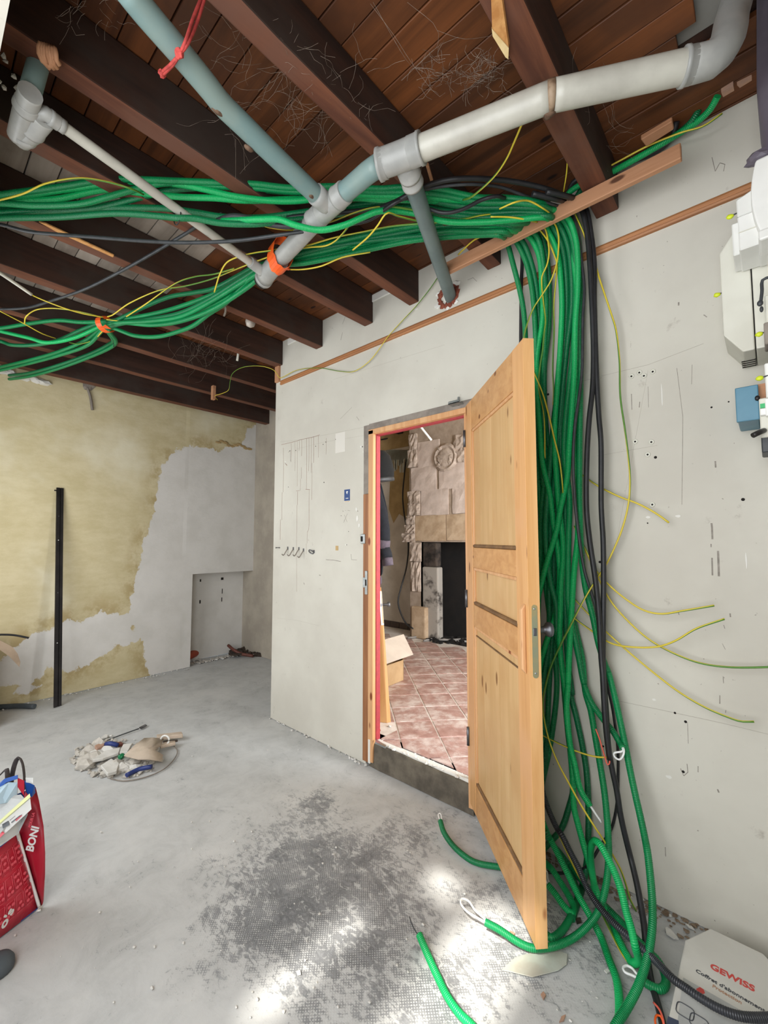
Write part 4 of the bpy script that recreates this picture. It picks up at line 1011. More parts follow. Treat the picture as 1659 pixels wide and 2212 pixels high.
Lr = {   # from the right end of the bundle to the orange tape, then to the second tape, then fanning out to the left wall
 'a': [(-420, 735, 'z', ZU), (-150, 722, 'z', ZU), (0, 709, 'z', ZU), (63, 699), (126, 692), (177, 696), (228, 694, 'z', ZU), (300, 684), (370, 668), (450, 640), (520, 606), (590, 560, 'z', ZU), (650, 540), (720, 524), (800, 506), (880, 490), (960, 480), (1040, 478), (1110, 482, 'z', ZU)],
 'b': [(-420, 700, 'z', ZU), (-120, 712, 'z', ZU), (0, 737, 'z', ZU), (25, 745), (76, 745), (126, 735), (177, 712), (215, 698), (228, 697, 'z', ZU), (250, 692), (316, 661), (367, 641), (420, 632), (463, 623), (514, 596), (547, 578), (595, 563, 'z', ZU), (660, 548), (730, 530), (800, 515), (880, 500), (960, 487), (1040, 484), (1100, 488, 'z', ZU)],
 'c': [(-420, 665, 'z', ZU), (-140, 680, 'z', ZU), (0, 715, 'z', ZU), (63, 730), (101, 740), (160, 730), (215, 706), (228, 702, 'z', ZU), (300, 696), (370, 690), (450, 664), (520, 625), (592, 570, 'z', ZU), (660, 555), (740, 538), (820, 520), (890, 506), (960, 495), (1040, 492), (1090, 496, 'z', ZU - .01)],
 'd': [Vector((BX + .01, at(-60, 815, 'z', ZU).y, ZU)), (-30, 806, 'z', ZU), (0, 800, 'z', ZU), (63, 785), (126, 768), (190, 745), (226, 710, 'z', ZU - .02), (260, 698), (330, 702), (390, 694), (460, 668), (530, 624), (594, 576, 'z', ZU - .02), (660, 562), (740, 546), (820, 530), (890, 512), (960, 500), (1040, 500), (1090, 500, 'z', ZU - .02)],
 'e': [Vector((BX + .01, at(-60, 808, 'z', ZU).y, ZU)), (-30, 800, 'z', ZU), (0, 793, 'z', ZU), (63, 778), (126, 760), (185, 735), (222, 706, 'z', ZU - .01), (250, 698), (320, 694), (390, 684), (450, 655), (520, 612), (592, 566, 'z', ZU - .01), (660, 552), (730, 536), (810, 512), (890, 498), (970, 492), (1040, 490), (1100, 492, 'z', ZU)],
 'f': [(20, 819, 'z', ZU + .0), (63, 813), (126, 796), (202, 768), (243, 748), (250, 735, 'z', ZU - .02), (236, 714, 'z', ZU - .03), (243, 709, 'z', ZU - .03), (291, 725), (342, 727), (392, 714), (420, 702), (450, 679), (488, 654), (521, 621), (542, 600), (598, 575, 'z', ZU - .03), (660, 568), (740, 552), (820, 534), (890, 520), (970, 512), (1040, 508), (1078, 508, 'z', ZU - .02)],
 'g': [(20, 811, 'z', ZU), (63, 806), (126, 789), (202, 761), (238, 742), (244, 734, 'z', ZU - .01), (232, 712, 'z', ZU - .02), (250, 702), (320, 690), (390, 676), (450, 648), (520, 604), (590, 562, 'z', ZU - .01), (650, 548), (720, 532), (800, 520), (880, 512), (960, 506), (1040, 502), (1085, 504, 'z', ZU - .01)],
}
W1, W2, W3 = 1.895, 1.935, 1.965
drop = {
 1: [(1097, 530, 'y', W1), (1110, 577), (1123, 628), (1131, 671), (1135, 728, 'y', W2), (1138, 900), (1136, 1200), (1140, 1500), (1150, 1700, 'y', W2)],
 2: [(1115, 522, 'y', W1), (1135, 563), (1146, 606), (1152, 650), (1157, 730, 'y', W2), (1158, 860), (1160, 1000), (1168, 1110), (1169, 1160, 'y', W2), (1163, 1300), (1160, 1500), (1172, 1478 + 100, 'y', W2)],
 3: [(1126, 518, 'y', W1), (1144, 556), (1155, 599), (1161, 642), (1166, 740, 'y', W3), (1164, 840), (1167, 950), (1181, 1090), (1212, 1190), (1230, 1330), (1231, 1487, 'y', W3)],
 4: [(1142, 511, 'y', W1), (1157, 533), (1166, 560), (1170, 614), (1172, 686), (1160, 772, 'y', W2), (1161, 854), (1167, 935), (1172, 1000), (1187, 1065, 'y', W2 - .02), (1196, 1134), (1205, 1188), (1209, 1243), (1205, 1297), (1196, 1342), (1178, 1394), (1166, 1440, 'y', W2 - .03), (1155, 1560), (1152, 1700, 'y', W2 - .06)],
 5: [(1155, 505, 'y', W1), (1167, 530), (1173, 563), (1178, 614), (1180, 671), (1177, 740), (1172, 838, 'y', W3), (1176, 950), (1187, 1065), (1204, 1170), (1228, 1290), (1246, 1369), (1258, 1424), (1265, 1497, 'y', W3 - .02)],
 6: [(1181, 491, 'y', W1), (1203, 541), (1210, 585), (1214, 657), (1210, 758, 'y', W2), (1204, 838), (1198, 940), (1206, 1080), (1217, 1188), (1212, 1261), (1210, 1333), (1209, 1387), (1214, 1442), (1222, 1500, 'y', W2)],
 7: [(1193, 486, 'y', W1), (1213, 527), (1222, 585), (1224, 657), (1217, 764, 'y', W3), (1206, 838), (1197, 903), (1190, 984), (1183, 1065), (1178, 1140), (1182, 1206), (1190, 1261), (1201, 1306), (1203, 1369), (1212, 1424), (1216, 1459, 'y', W3 - .02)],
 8: [(1206, 482, 'y', W1), (1226, 527), (1234, 585), (1235, 657), (1224, 756, 'y', W3), (1214, 854), (1206, 951), (1195, 1065), (1190, 1130), (1186, 1250), (1187, 1340), (1184, 1405), (1177, 1442), (1172, 1478, 'y', W3 - .02), (1164, 1600), (1158, 1750, 'y', W2)],
 9: [(1217, 475, 'y', W1), (1235, 512), (1242, 556), (1244, 614), (1238, 756, 'y', W3), (1230, 830), (1222, 903), (1219, 984), (1230, 1075), (1228, 1170), (1227, 1243), (1229, 1315), (1240, 1369), (1251, 1424), (1262, 1478, 'y', W3 - .02)],
 10: [(1226, 470, 'y', W1 - .02), (1243, 512), (1248, 556), (1248, 628), (1243, 700), (1241, 789, 'y', W1), (1236, 870), (1229, 968), (1225, 1033), (1211, 1098), (1203, 1143), (1181, 1216), (1167, 1270), (1158, 1310, 'y', W1), (1146, 1450), (1145, 1600, 'y', W1 - .03), (1158, 1720)],
 11: [(1230, 468, 'y', W2), (1248, 512), (1252, 570), (1254, 628), (1252, 730), (1254, 789, 'y', W2), (1253, 886), (1252, 984), (1252, 1098), (1257, 1207), (1265, 1270), (1281, 1333), (1292, 1387), (1306, 1433), (1314, 1452, 'y', W3 - .03)],
 12: [(1210, 478, 'y', W2), (1232, 530), (1246, 620), (1246, 757, 'y', W2), (1244, 860), (1240, 960), (1248, 1060), (1248, 1161), (1241, 1225), (1236, 1297), (1233, 1351), (1229, 1424), (1227, 1478, 'y', W1)],
 13: [(1186, 489, 'y', W2), (1208, 541), (1218, 600), (1220, 680), (1210, 800, 'y', W3), (1196, 930), (1172, 1080), (1168, 1180), (1181, 1280), (1196, 1400), (1203, 1480), (1190, 1600), (1160, 1760, 'y', W3)],
 14: [(1165, 500, 'y', W2), (1178, 540), (1186, 600), (1186, 700), (1176, 800, 'y', W3), (1180, 930), (1200, 1060), (1196, 1200), (1196, 1300), (1186, 1480, 'y', W3), (1180, 1600), (1162, 1780, 'y', W3)],
 15: [(1200, 484, 'y', W2), (1222, 530), (1230, 590), (1229, 680), (1220, 790, 'y', W3 + .01), (1212, 900), (1212, 1000), (1222, 1120), (1220, 1240), (1222, 1340), (1226, 1420), (1236, 1500, 'y', W3)],
}
fl = .0125
low = {
 3: [(1246, 1554), (1258, 1611), (1267, 1668), (1271, 1744), (1271, 1801), (1268, 1858), (1262, 1900, 'z', fl), (1250, 1940, 'z', fl), (1235, 1985, 'z', fl)],
 5: [(1276, 1535), (1286, 1592), (1296, 1649), (1305, 1706), (1311, 1763), (1314, 1811), (1315, 1845), (1313, 1885), (1306, 1928, 'z', .14), (1292, 1970), (1272, 1997), (1240, 2025, 'z', .03), (1199, 2043, 'z', .025), (1151, 2048, 'z', .022), (1130, 2041), (1112, 2031, 'z', .025), (1078, 2008), (1048, 1992, 'z', .045)],
 6: [(1230, 1600), (1237, 1680), (1240, 1744), (1250, 1786), (1266, 1843), (1278, 1885, 'z', .12), (1290, 1928), (1316, 1980, 'z', .014), (1337, 2030, 'z', .014), (1353, 2062, 'z', .014), (1366, 2080, 'z', .02), (1379, 2075, 'z', .05), (1372, 2044, 'z', .12), (1364, 2008), (1353, 1970), (1343, 1928, 'z', .24), (1330, 1890), (1313, 1854, 'z', .3), (1295, 1823), (1283, 1817, 'z', .3), (1276, 1833), (1278, 1875, 'z', .16), (1290, 1940, 'z', .05), (1300, 1965, 'z', .03)],
 7: [(1221, 1516), (1228, 1592), (1236, 1649), (1238, 1706), (1229, 1744), (1212, 1791), (1187, 1820), (1168, 1840, 'z', .06), (1135, 1862, 'z', .014), (1100, 1873, 'z', .014), (1066, 1871, 'z', .014), (1025, 1862, 'z', .014), (997, 1844, 'z', .016), (974, 1821, 'z', .02), (958, 1796, 'z', .03), (951, 1773, 'z', .045)],
 9: [(1277, 1516), (1303, 1554), (1322, 1577), (1337, 1601), (1345, 1616, 'y', W1)],
 10: [(1178, 1790, 'y', 1.84), (1202, 1839), (1223, 1881), (1248, 1932, 'z', .06), (1273, 1976), (1297, 2022, 'z', .016), (1315, 2071, 'z', .0135), (1332, 2117, 'z', .0135), (1338, 2170, 'z', .0135), (1336, 2215, 'z', .0135), (1325, 2260, 'z', .0135)],
 11: [(1326, 1497), (1339, 1554), (1351, 1611), (1360, 1658), (1370, 1706), (1383, 1763), (1392, 1805, 'y', 1.88), (1399, 1843), (1405, 1896), (1409, 1949), (1409, 2001, 'z', .16), (1402, 2054), (1391, 2096, 'z', .09), (1377, 2134), (1354, 2177, 'z', .06), (1334, 2208), (1310, 2250, 'z', .04)],
 12: [(1224, 1535), (1232, 1611), (1241, 1649), (1254, 1706), (1274, 1740, 'y', W1 - .02)],
 4: [(1160, 1800, 'y', 1.80), (1172, 1856, 'z', .10), (1193, 1879, 'z', .05), (1214, 1911, 'z', .03), (1231, 1940, 'z', .025), (1239, 1960, 'z', .02), (1235, 1973, 'z', .02), (1218, 1957, 'z', .03), (1200, 1932, 'z', .045), (1183, 1911, 'z', .06)],
 13: [(1180, 1800, 'z', .2), (1215, 1860, 'z', .05), (1248, 1928, 'z', .016), (1238, 1966, 'z', .016), (1225, 1995, 'z', .016), (1208, 2016, 'z', .016), (1191, 2026, 'z', .018), (1177, 2016, 'z', .02)],
 2: [(1150, 1700, 'y', 1.86), (1172, 1790, 'z', .16), (1215, 1850, 'z', .05), (1255, 1900, 'z', .03), (1307, 1957, 'z', .03), (1341, 1991, 'z', .03), (1379, 2033, 'z', .04), (1402, 2056, 'z', .04), (1421, 2075, 'z', .03), (1434, 2100, 'z', .02), (1438, 2126, 'z', .02), (1425, 2137, 'z', .02), (1396, 2124, 'z', .02), (1378, 2108, 'z', .022)],
}
labels = {
 1: 'green conduit with the leftmost drop down the white wall behind the door',
 2: 'green conduit curling on the floor to a white loop beside the white packaging',
 3: 'deep green conduit dropping behind the others into the wall corner',
 4: 'green conduit ending in a white loop on the floor right of the door edge',
 5: 'ridged green conduit sweeping under the door corner to a large white loop',
 6: 'green conduit that bends back up in a tall arch above the floor',
 7: 'green conduit ending in a small white loop on the floor left of the door',
 8: 'green conduit dropping behind the door beside the dark knob',
 9: 'green conduit cut at knee height with a white loop beside the black cable',
 10: 'bright green conduit crossing the bundle diagonally towards the door edge',
 11: 'green conduit with the rightmost drop, running on past the white packaging',
 12: 'bright green conduit ending in a pointed white tip above the floor',
 13: 'short green conduit end curled at the bottom of the door edge',
 14: 'deep green conduit hidden low behind the door in the middle of the drop',
 15: 'deep green conduit at the back of the drop against the white wall',
}
def tip(t_, e, d):
    P = path([(1276, 1742, 'y', W1 - .02), (1288, 1760, 'y', W1 - .03), (1299, 1776, 'y', W1 - .03)])
    MB().tube([e - d * .02, P[0], P[1], P[2]], [.0075] * 3 + [.0012] * 1 if False else .0045, 8, .01).build('white_tip', M_WIRE, t_)
loops = {
 5: pull_loop([(1030, 1982, 'z', .05), (1008, 1968, 'z', .06), (995, 1950, 'z', .065), (999, 1941, 'z', .065), (1013, 1947, 'z', .065), (1026, 1966, 'z', .06), (1042, 1980, 'z', .05)], .0036),
 7: pull_loop([(948, 1766, 'z', .05), (947, 1758, 'z', .055), (951, 1757, 'z', .055), (954, 1766, 'z', .05)], .0024),
 9: pull_loop([(1345, 1622, 'y', W1 - .01), (1326, 1627, 'y', W1 - .02), (1327, 1634, 'y', W1 - .02), (1337, 1641, 'y', W1 - .02), (1345, 1634, 'y', W1 - .02), (1348, 1622, 'y', W1 - .01)], .0036),
 4: pull_loop([(1176, 1896, 'z', .07), (1170, 1882, 'z', .075), (1173, 1874, 'z', .075), (1181, 1882, 'z', .07), (1184, 1900, 'z', .065)], .003),
 2: pull_loop([(1366, 2107, 'z', .025), (1350, 2100, 'z', .025), (1346, 2091, 'z', .025), (1354, 2086, 'z', .025), (1366, 2092, 'z', .025), (1374, 2102, 'z', .025)], .004),
 13: pull_loop([(1173, 2010, 'z', .025), (1171, 2004, 'z', .03), (1176, 2002, 'z', .03), (1180, 2010, 'z', .025)], .0036),
 12: tip,
}
tops = {1: Lr['f'], 2: Lr['d'], 3: Lr['g'], 4: Lr['c'], 5: Lr['e'], 14: Lr['b'], 13: Lr['a'], 6: U[6], 7: U[5], 15: U[4], 8: U[3], 9: U[2], 12: U[8], 10: U[7], 11: U[1]}
mats = {1: G_, 2: G_, 3: GD, 4: GB, 5: G_, 6: GB, 7: GD, 8: GD, 9: G_, 10: GB, 11: G_, 12: GB, 13: G_, 14: GD, 15: GD}
for k in (1, 2, 3, 4, 5, 7, 8): U[k] = [(-520, 452 + 3 * k, 'z', ZU - .004 * k), (-260, 446 + 3 * k, 'z', ZU - .004 * k)] + U[k]
tops.update({7: U[5], 15: U[4], 8: U[3], 9: U[2], 12: U[8], 10: U[7], 11: U[1]})
for k in sorted(tops): conduit(labels[k], tops[k], drop[k], mats[k], low=low.get(k), loop=loops.get(k))
conduit('bright green conduit running right behind the batten up to the ceiling boards', [(1215, 446, 'y', 1.92), (1226, 420, 'y', 1.90), (1256, 398), (1311, 377), (1352, 355), (1400, 328), (1460, 292), (1510, 260)], [(1535, 235, 'y', 1.93), (1550, 208, 'y', 1.90)], GB)
conduit('deep green conduit beside the bright one, rising into the ceiling on the right', [(1236, 446, 'y', 1.96), (1262, 402), (1330, 362), (1400, 332), (1460, 292)], [(1495, 262, 'y', 1.95), (1510, 236, 'y', 1.95)], GD)
# loose conduit end in the sunlit foreground
P = path([(906, 2020, 'z', .03), (924, 2063, 'z', .02), (945, 2109, 'z', .0135), (968, 2155, 'z', .0135), (993, 2190, 'z', .0135), (1016, 2212, 'z', .0135), (1050, 2250, 'z', .0135), (1100, 2300, 'z', .0135)])
FC = thing('conduit', P[0], 'bright green conduit end lying alone on the sunlit floor in front', 'conduit', 'green conduits')
MB().tube(P, RC * 1.03, 10, .0028, .10).build('ridged_tube', GB, FC)
MB().tube([P[0] + (P[1] - P[0]) * .1] + path([(899, 2014, 'z', .035), (890, 1997, 'z', .045), (885, 1981, 'z', .05)]), .002, 6, .01).build('wire_end', M_GREYC, FC)

# ---- black cables
bk = 'black cables'
cable('black_cable', 'thick black cable cut at knee height with bare red cores', 'cable', [(1150, 418, 'z', 2.80), (1200, 430, 'z', 2.80), (1240, 440, 'y', 1.93), (1258, 457, 'y', 1.90), (1269, 512), (1274, 570), (1278, 642), (1282, 758), (1280, 838, 'y', 1.92), (1273, 903), (1268, 984), (1267, 1098), (1274, 1170), (1286, 1252), (1294, 1333), (1299, 1424), (1302, 1459), (1305, 1516), (1309, 1573), (1317, 1641, 'y', 1.86)], .0105, M_BLACKC, group=bk)
p = path([(1317, 1641, 'y', 1.86)])[0]
cable('red_wire', 'thin red wires sprouting from the cut end of the black cable', 'wire', [(1317, 1638, 'y', 1.86), (1316, 1650, 'y', 1.86), (1312, 1652), (1308, 1640), (1302, 1620), (1295, 1596), (1287, 1575, 'y', 1.85)], .0026, M_PINKW, 6, .008)
cable('black_cable', 'thick black cable dropping right of the bundle to the floor beside the white packaging', 'cable', [(1180, 414, 'z', 2.80), (1225, 424, 'z', 2.80), (1256, 438, 'y', 1.93), (1267, 454, 'y', 1.92), (1278, 512), (1284, 570), (1284, 642), (1287, 758), (1290, 838, 'y', 1.93), (1294, 903), (1298, 951), (1299, 1098), (1303, 1170), (1304, 1261), (1303, 1351), (1303, 1440), (1309, 1530), (1314, 1610), (1322, 1660), (1332, 1706), (1341, 1763), (1354, 1820), (1363, 1856, 'y', 1.90), (1375, 1906), (1385, 1959), (1393, 2012, 'z', .06), (1396, 2050, 'z', .03), (1406, 2117, 'z', .012), (1421, 2170, 'z', .012), (1430, 2205, 'z', .012), (1440, 2260, 'z', .012)], .0105, M_BLACKC, group=bk)
cable('black_cable', 'thin black cable crossing behind the thick ones low on the wall', 'cable', [(1308, 1440, 'y', 1.95), (1312, 1480, 'y', 1.95), (1322, 1525), (1328, 1563), (1334, 1611), (1335, 1668), (1332, 1740), (1320, 1791), (1296, 1829), (1275, 1862, 'y', 1.94), (1250, 1882, 'z', .03), (1215, 1886, 'z', .02), (1180, 1884, 'z', .02)], .0055, M_BLACKC, group=bk)
cable('grey_cable', 'thin charcoal cable along the right side of the green drop', 'cable', [(1215, 452, 'y', 1.93), (1239, 473, 'y', 1.90), (1252, 527), (1256, 563), (1262, 621), (1259, 686), (1258, 756), (1257, 805, 'y', 1.90), (1250, 862), (1242, 919), (1238, 1000), (1241, 1066), (1243, 1095), (1252, 1170), (1263, 1234), (1277, 1279), (1288, 1315), (1294, 1360, 'y', 1.92)], .0062, M_GREYC, group=bk)
cable('black_cable', 'black cable dropping left of the bundle behind the door top', 'cable', [(1080, 500, 'z', 2.80), (1118, 520, 'y', 1.95), (1127, 547, 'y', 1.975), (1126, 614), (1125, 728, 'y', 1.985), (1124, 900, 'y', 1.985)], .0085, M_BLACKC, group=bk)
cable('black_cable', 'black cable arching above the green conduits beside the down pipe', 'cable', [(620, 470, 'z', 2.79), (700, 462, 'z', 2.79), (800, 452, 'z', 2.785), (850, 438, 'z', 2.76), (905, 408, 'z', 2.77), (950, 392), (990, 386, 'z', 2.79), (1060, 387), (1120, 394), (1180, 408), (1218, 422, 'z', 2.81), (1245, 440, 'y', 1.93)], .0095, M_BLACKC, group=bk)
cable('black_cable', 'thinner black cable in the second arch above the green conduits', 'cable', [(905, 412, 'z', 2.785), (960, 402), (1020, 398, 'z', 2.80), (1080, 404), (1140, 425), (1195, 442, 'z', 2.815), (1230, 452, 'y', 1.95)], .006, M_GREYC, group=bk)
cable('black_cable', 'black cable weaving through the green conduits under the tee', 'cable', [(700, 490, 'z', 2.72), (760, 484, 'z', 2.735), (800, 474, 'z', 2.74), (850, 440, 'z', 2.745), (880, 428, 'z', 2.765), (920, 448, 'z', 2.75), (960, 460), (1000, 452), (1040, 432), (1070, 424, 'z', 2.76), (1090, 428, 'z', 2.80)], .0075, M_BLACKC, group=bk)
cable('black_cable', 'long black cable sagging across the joists below the upper conduits', 'cable', [(-60, 480, 'z', 2.78), (0, 485, 'z', 2.76), (60, 500), (130, 507), (200, 512), (300, 520), (380, 524), (460, 523, 'z', 2.67), (520, 519), (600, 508), (680, 496, 'z', 2.70), (760, 478, 'z', 2.765)], .0075, M_GREYC, group=bk)
cable('black_cable', 'black cable crossing the joists diagonally on the left', 'cable', [(-30, 668, 'z', 2.80), (50, 666, 'z', 2.80), (110, 650), (180, 626), (250, 592), (320, 553), (400, 505), (440, 480, 'z', 2.80), (480, 462, 'z', 2.815)], .0075, M_GREYC, group=bk)
cable('black_cable', 'black tape wrapped cable joint beside the blue grey pipe', 'cable', [(470, 478, 'z', 2.735), (500, 468, 'z', 2.74), (540, 472), (580, 484), (630, 488, 'z', 2.70), (690, 472, 'z', 2.77)], .012, M_GREYC, group=bk)
cable('black_cable', 'black cable rising behind the batten to the ceiling on the right', 'cable', [(1222, 432, 'y', 1.94), (1240, 392, 'y', 1.88), (1290, 372), (1340, 356), (1400, 336), (1432, 318), (1452, 295), (1462, 262, 'y', 1.93)], .010, M_BLACKC, group=bk)
cable('black_conduit', 'ridged black conduit running from behind the door across the white packaging', 'conduit', [(1150, 1640, 'y', 1.85), (1167, 1687, 'y', 1.80), (1176, 1725), (1189, 1759), (1204, 1791), (1214, 1805), (1231, 1839), (1248, 1871), (1265, 1911, 'z', .14), (1286, 1947), (1311, 1978), (1341, 2008, 'z', .12), (1379, 2041), (1415, 2075, 'z', .11), (1457, 2117, 'z', .13), (1480, 2133, 'z', .135), (1509, 2153, 'z', .14), (1548, 2176, 'z', .14), (1595, 2194, 'z', .14), (1659, 2198, 'z', .14), (1720, 2190, 'z', .14)], .0115, M_BLKCON, 10, .0028, .10)
cable('black_cable', 'bent black wire sticking out low before the yellow wall', 'cable', [(-40, 1374, 'x', -4.6), (0, 1371, 'x', -4.6), (30, 1372), (62, 1378, 'x', -4.6)], .008, M_BLACKC, group=bk)
cable('grey_conduit', 'grey conduit offcut lying at the foot of the yellow wall', 'conduit', [(-50, 1530, 'z', .02), (0, 1527, 'z', .02), (35, 1525, 'z', .02), (75, 1526, 'z', .02)], .02, M_SLATE, 10, .02)
cable('copper_wire', 'red and orange wire ends beside the white packaging', 'wire', [(1412, 2166, 'z', .02), (1424, 2180, 'z', .03), (1432, 2200, 'z', .03), (1436, 2225, 'z', .02)], .003, M_PINKW, 6, .01)
cable('copper_wire', 'coiled orange wire end in front of the white packaging', 'wire', [(1437, 2225, 'z', .02), (1428, 2196, 'z', .03), (1421, 2192, 'z', .03), (1415, 2202, 'z', .03), (1418, 2225, 'z', .02)], .003, M_ORANGE, 6, .01)

# ---- yellow and green earth wires
ew = 'earth wires'
def hug(pts, r):
    ax = [i for i, p in enumerate(pts) if len(p) == 4]
    for a, b in zip(ax, ax[1:]):
        if pts[a][2] == 'y' and pts[b][2] == 'y' and pts[a][3] > 1.8 and pts[b][3] > 1.8:
            for i in range(a + 1, b): pts[i] = pts[i] + ('y', pts[a][3] + (pts[b][3] - pts[a][3]) * (i - a) / (b - a))
    return pts
E_ = lambda label, pts, r=.0036: cable('earth_wire', label, 'wire', hug(pts, r), r, M_EARTH, 8, .015, 0, ew)
E_('long earth wire leaving the black cables, crossing back over the bundle to the floor', [(1242, 460, 'y', 1.90), (1261, 504), (1272, 535, 'y', 1.93), (1278, 548), (1285, 567), (1294, 599), (1306, 635), (1320, 677), (1330, 710), (1338, 777), (1340, 857), (1350, 928), (1357, 984, 'y', 1.97), (1361, 1035), (1358, 1085), (1346, 1136), (1329, 1180), (1309, 1220, 'y', 1.95), (1289, 1250), (1262, 1294, 'y', 1.87), (1235, 1345), (1208, 1399), (1188, 1446), (1178, 1487, 'y', 1.83), (1173, 1516), (1176, 1554), (1187, 1601), (1206, 1649), (1231, 1696), (1258, 1744), (1284, 1785, 'y', 1.80), (1307, 1820), (1339, 1875), (1352, 1911), (1360, 1940), (1374, 1968, 'z', .02)], .0036)
E_('short earth wire pointing right at shoulder height on the white wall', [(1246, 1018, 'y', 1.97), (1258, 1026, 'y', 1.97), (1289, 1048), (1336, 1072), (1380, 1089), (1417, 1109), (1445, 1129, 'y', 1.96)])
E_('earth wire curving right to a level end near the long wall scratches', [(1246, 1150, 'y', 1.96), (1260, 1176, 'y', 1.96), (1289, 1234), (1316, 1264), (1349, 1292), (1390, 1318), (1427, 1326), (1477, 1319), (1543, 1308, 'y', 1.94)])
E_('earth wire sweeping down to the right edge of the wall', [(1240, 1136, 'y', 1.97), (1268, 1196), (1295, 1254), (1319, 1298), (1356, 1341), (1403, 1382), (1457, 1412), (1511, 1432), (1572, 1441), (1659, 1441), (1700, 1438, 'y', 1.95)])
E_('earth wire dipping then rising to an upturned end on the right', [(1230, 1325, 'y', 1.94), (1248, 1341, 'y', 1.95), (1289, 1370), (1319, 1389), (1356, 1397), (1420, 1397), (1457, 1385), (1504, 1358), (1565, 1337, 'y', 1.90)])
E_('earth wire falling far right to a brownish end above the wall joint line', [(1222, 1272, 'y', 1.96), (1245, 1298, 'y', 1.96), (1289, 1345), (1336, 1389), (1386, 1432), (1437, 1473), (1470, 1497), (1521, 1527), (1572, 1549), (1599, 1558), (1629, 1559, 'y', 1.95)])
E_('short earth wire from behind the door to the cut black cable', [(1150, 1574, 'y', 1.88), (1164, 1583, 'y', 1.88), (1201, 1603), (1252, 1625), (1289, 1635), (1314, 1636, 'y', 1.89)])
E_('leftmost earth wire curving down onto the door top corner', [(1180, 478, 'z', 2.79), (1198, 483, 'y', 1.88), (1206, 505), (1207, 527), (1203, 567), (1190, 606), (1172, 635), (1152, 666), (1141, 693), (1132, 726, 'y', 1.90), (1130, 800, 'y', 1.94)])
E_('earth wire hanging straight in the gap of the bundle', [(1150, 486, 'z', 2.80), (1167, 498, 'y', 1.89), (1184, 521), (1198, 553), (1203, 570), (1200, 614), (1196, 657), (1197, 715), (1195, 756, 'y', 1.95), (1194, 805), (1196, 844), (1195, 875, 'y', 1.97)])
E_('wavy earth wire crossing the left strands of the drop', [(1165, 484, 'z', 2.80), (1178, 495, 'y', 1.88), (1184, 521), (1186, 548), (1181, 574), (1171, 596), (1170, 614), (1174, 657), (1178, 693), (1175, 722), (1172, 758, 'y', 1.91), (1167, 789), (1164, 838), (1174, 886), (1177, 927), (1177, 990, 'y', 1.92)])
E_('bright earth wire slanting from the door edge into the bundle', [(1140, 770, 'y', 1.90), (1154, 805, 'y', 1.90), (1171, 846), (1185, 895), (1198, 951), (1208, 992), (1214, 1041, 'y', 1.885), (1216, 1080, 'y', 1.93)])
E_('earth wire arching over the upper conduits at the left edge', [(-40, 440, 'z', 2.74), (0, 432, 'z', 2.745), (51, 418), (101, 396, 'z', 2.76), (172, 385), (228, 392), (281, 407, 'z', 2.775), (310, 420, 'z', 2.81)], .0036)
E_('earth wire curl hanging down left of the orange taped pipe end', [(463, 631, 'z', 2.70), (476, 590, 'z', 2.72), (489, 568), (514, 555), (552, 546, 'z', 2.74), (587, 541, 'z', 2.74), (640, 530, 'z', 2.79)])
E_('earth wire with a taped tip just right of the orange tape', [(627, 582, 'z', 2.70), (652, 582, 'z', 2.71), (693, 575), (740, 556, 'z', 2.74), (800, 545, 'z', 2.76)])
E_('earth wire turning up above the lower conduits', [(600, 541, 'z', 2.785), (669, 534, 'z', 2.74), (703, 531), (724, 521), (740, 505, 'z', 2.70), (753, 489, 'z', 2.69)])
E_('straight earth wire end slanting over the lower conduits', [(762, 540, 'z', 2.70), (796, 511, 'z', 2.70), (816, 487, 'z', 2.70), (835, 461, 'z', 2.72), (860, 467, 'z', 2.745), (900, 477, 'z', 2.76), (940, 484, 'z', 2.76)])
E_('earth wire following the top of the lower conduit bundle', [(590, 548, 'z', 2.78), (675, 527, 'z', 2.75), (724, 513), (785, 501), (847, 489, 'z', 2.75), (933, 481, 'z', 2.74), (990, 475), (1044, 464, 'z', 2.77), (1080, 462, 'z', 2.80)])
E_('earth wire passing behind the wye in the middle of the conduits', [(560, 486, 'z', 2.73), (600, 494, 'z', 2.735), (650, 496, 'z', 2.775), (724, 476, 'z', 2.76), (765, 460), (806, 449), (847, 447, 'z', 2.76), (896, 454, 'z', 2.76), (935, 458, 'z', 2.755), (960, 458, 'z', 2.79)])
E_('earth wire rising from the conduits behind the pale pipe', [(1129, 264, 'z', 2.80), (1112, 304, 'z', 2.79), (1093, 345), (1066, 383), (1020, 424, 'z', 2.765), (1000, 432, 'z', 2.79)], .0036)
E_('faint earth wire hanging from the joist near the batten', [(1227, 320, 'z', 2.86), (1224, 372, 'z', 2.85), (1218, 410, 'z', 2.84), (1212, 450, 'z', 2.84)], .0026)
E_('earth wire emerging under the left part of the batten', [(990, 550, 'z', 2.83), (1000, 540, 'z', 2.82), (1025, 518), (1052, 508), (1077, 503, 'z', 2.765), (1100, 500, 'z', 2.80)])
E_('bright earth wire humped over the conduits just left of the batten', [(1079, 451, 'z', 2.755), (1112, 437, 'z', 2.745), (1142, 434), (1174, 451, 'z', 2.77), (1195, 468, 'z', 2.80)])
E_('earth wire lying across the conduits in front of the batten', [(1060, 468, 'z', 2.75), (1100, 469), (1134, 474, 'z', 2.755), (1160, 480, 'z', 2.79)])
E_('earth wire from the white sleeve to the small orange tie', [(60, 630, 'z', 2.77), (71, 638, 'z', 2.77), (126, 661), (177, 677), (222, 685, 'z', 2.76)])
E_('looping earth wire left of the small orange tie', [(53, 699, 'z', 2.76), (58, 682, 'z', 2.76), (76, 670), (109, 666), (152, 670), (200, 680), (222, 686, 'z', 2.765)])
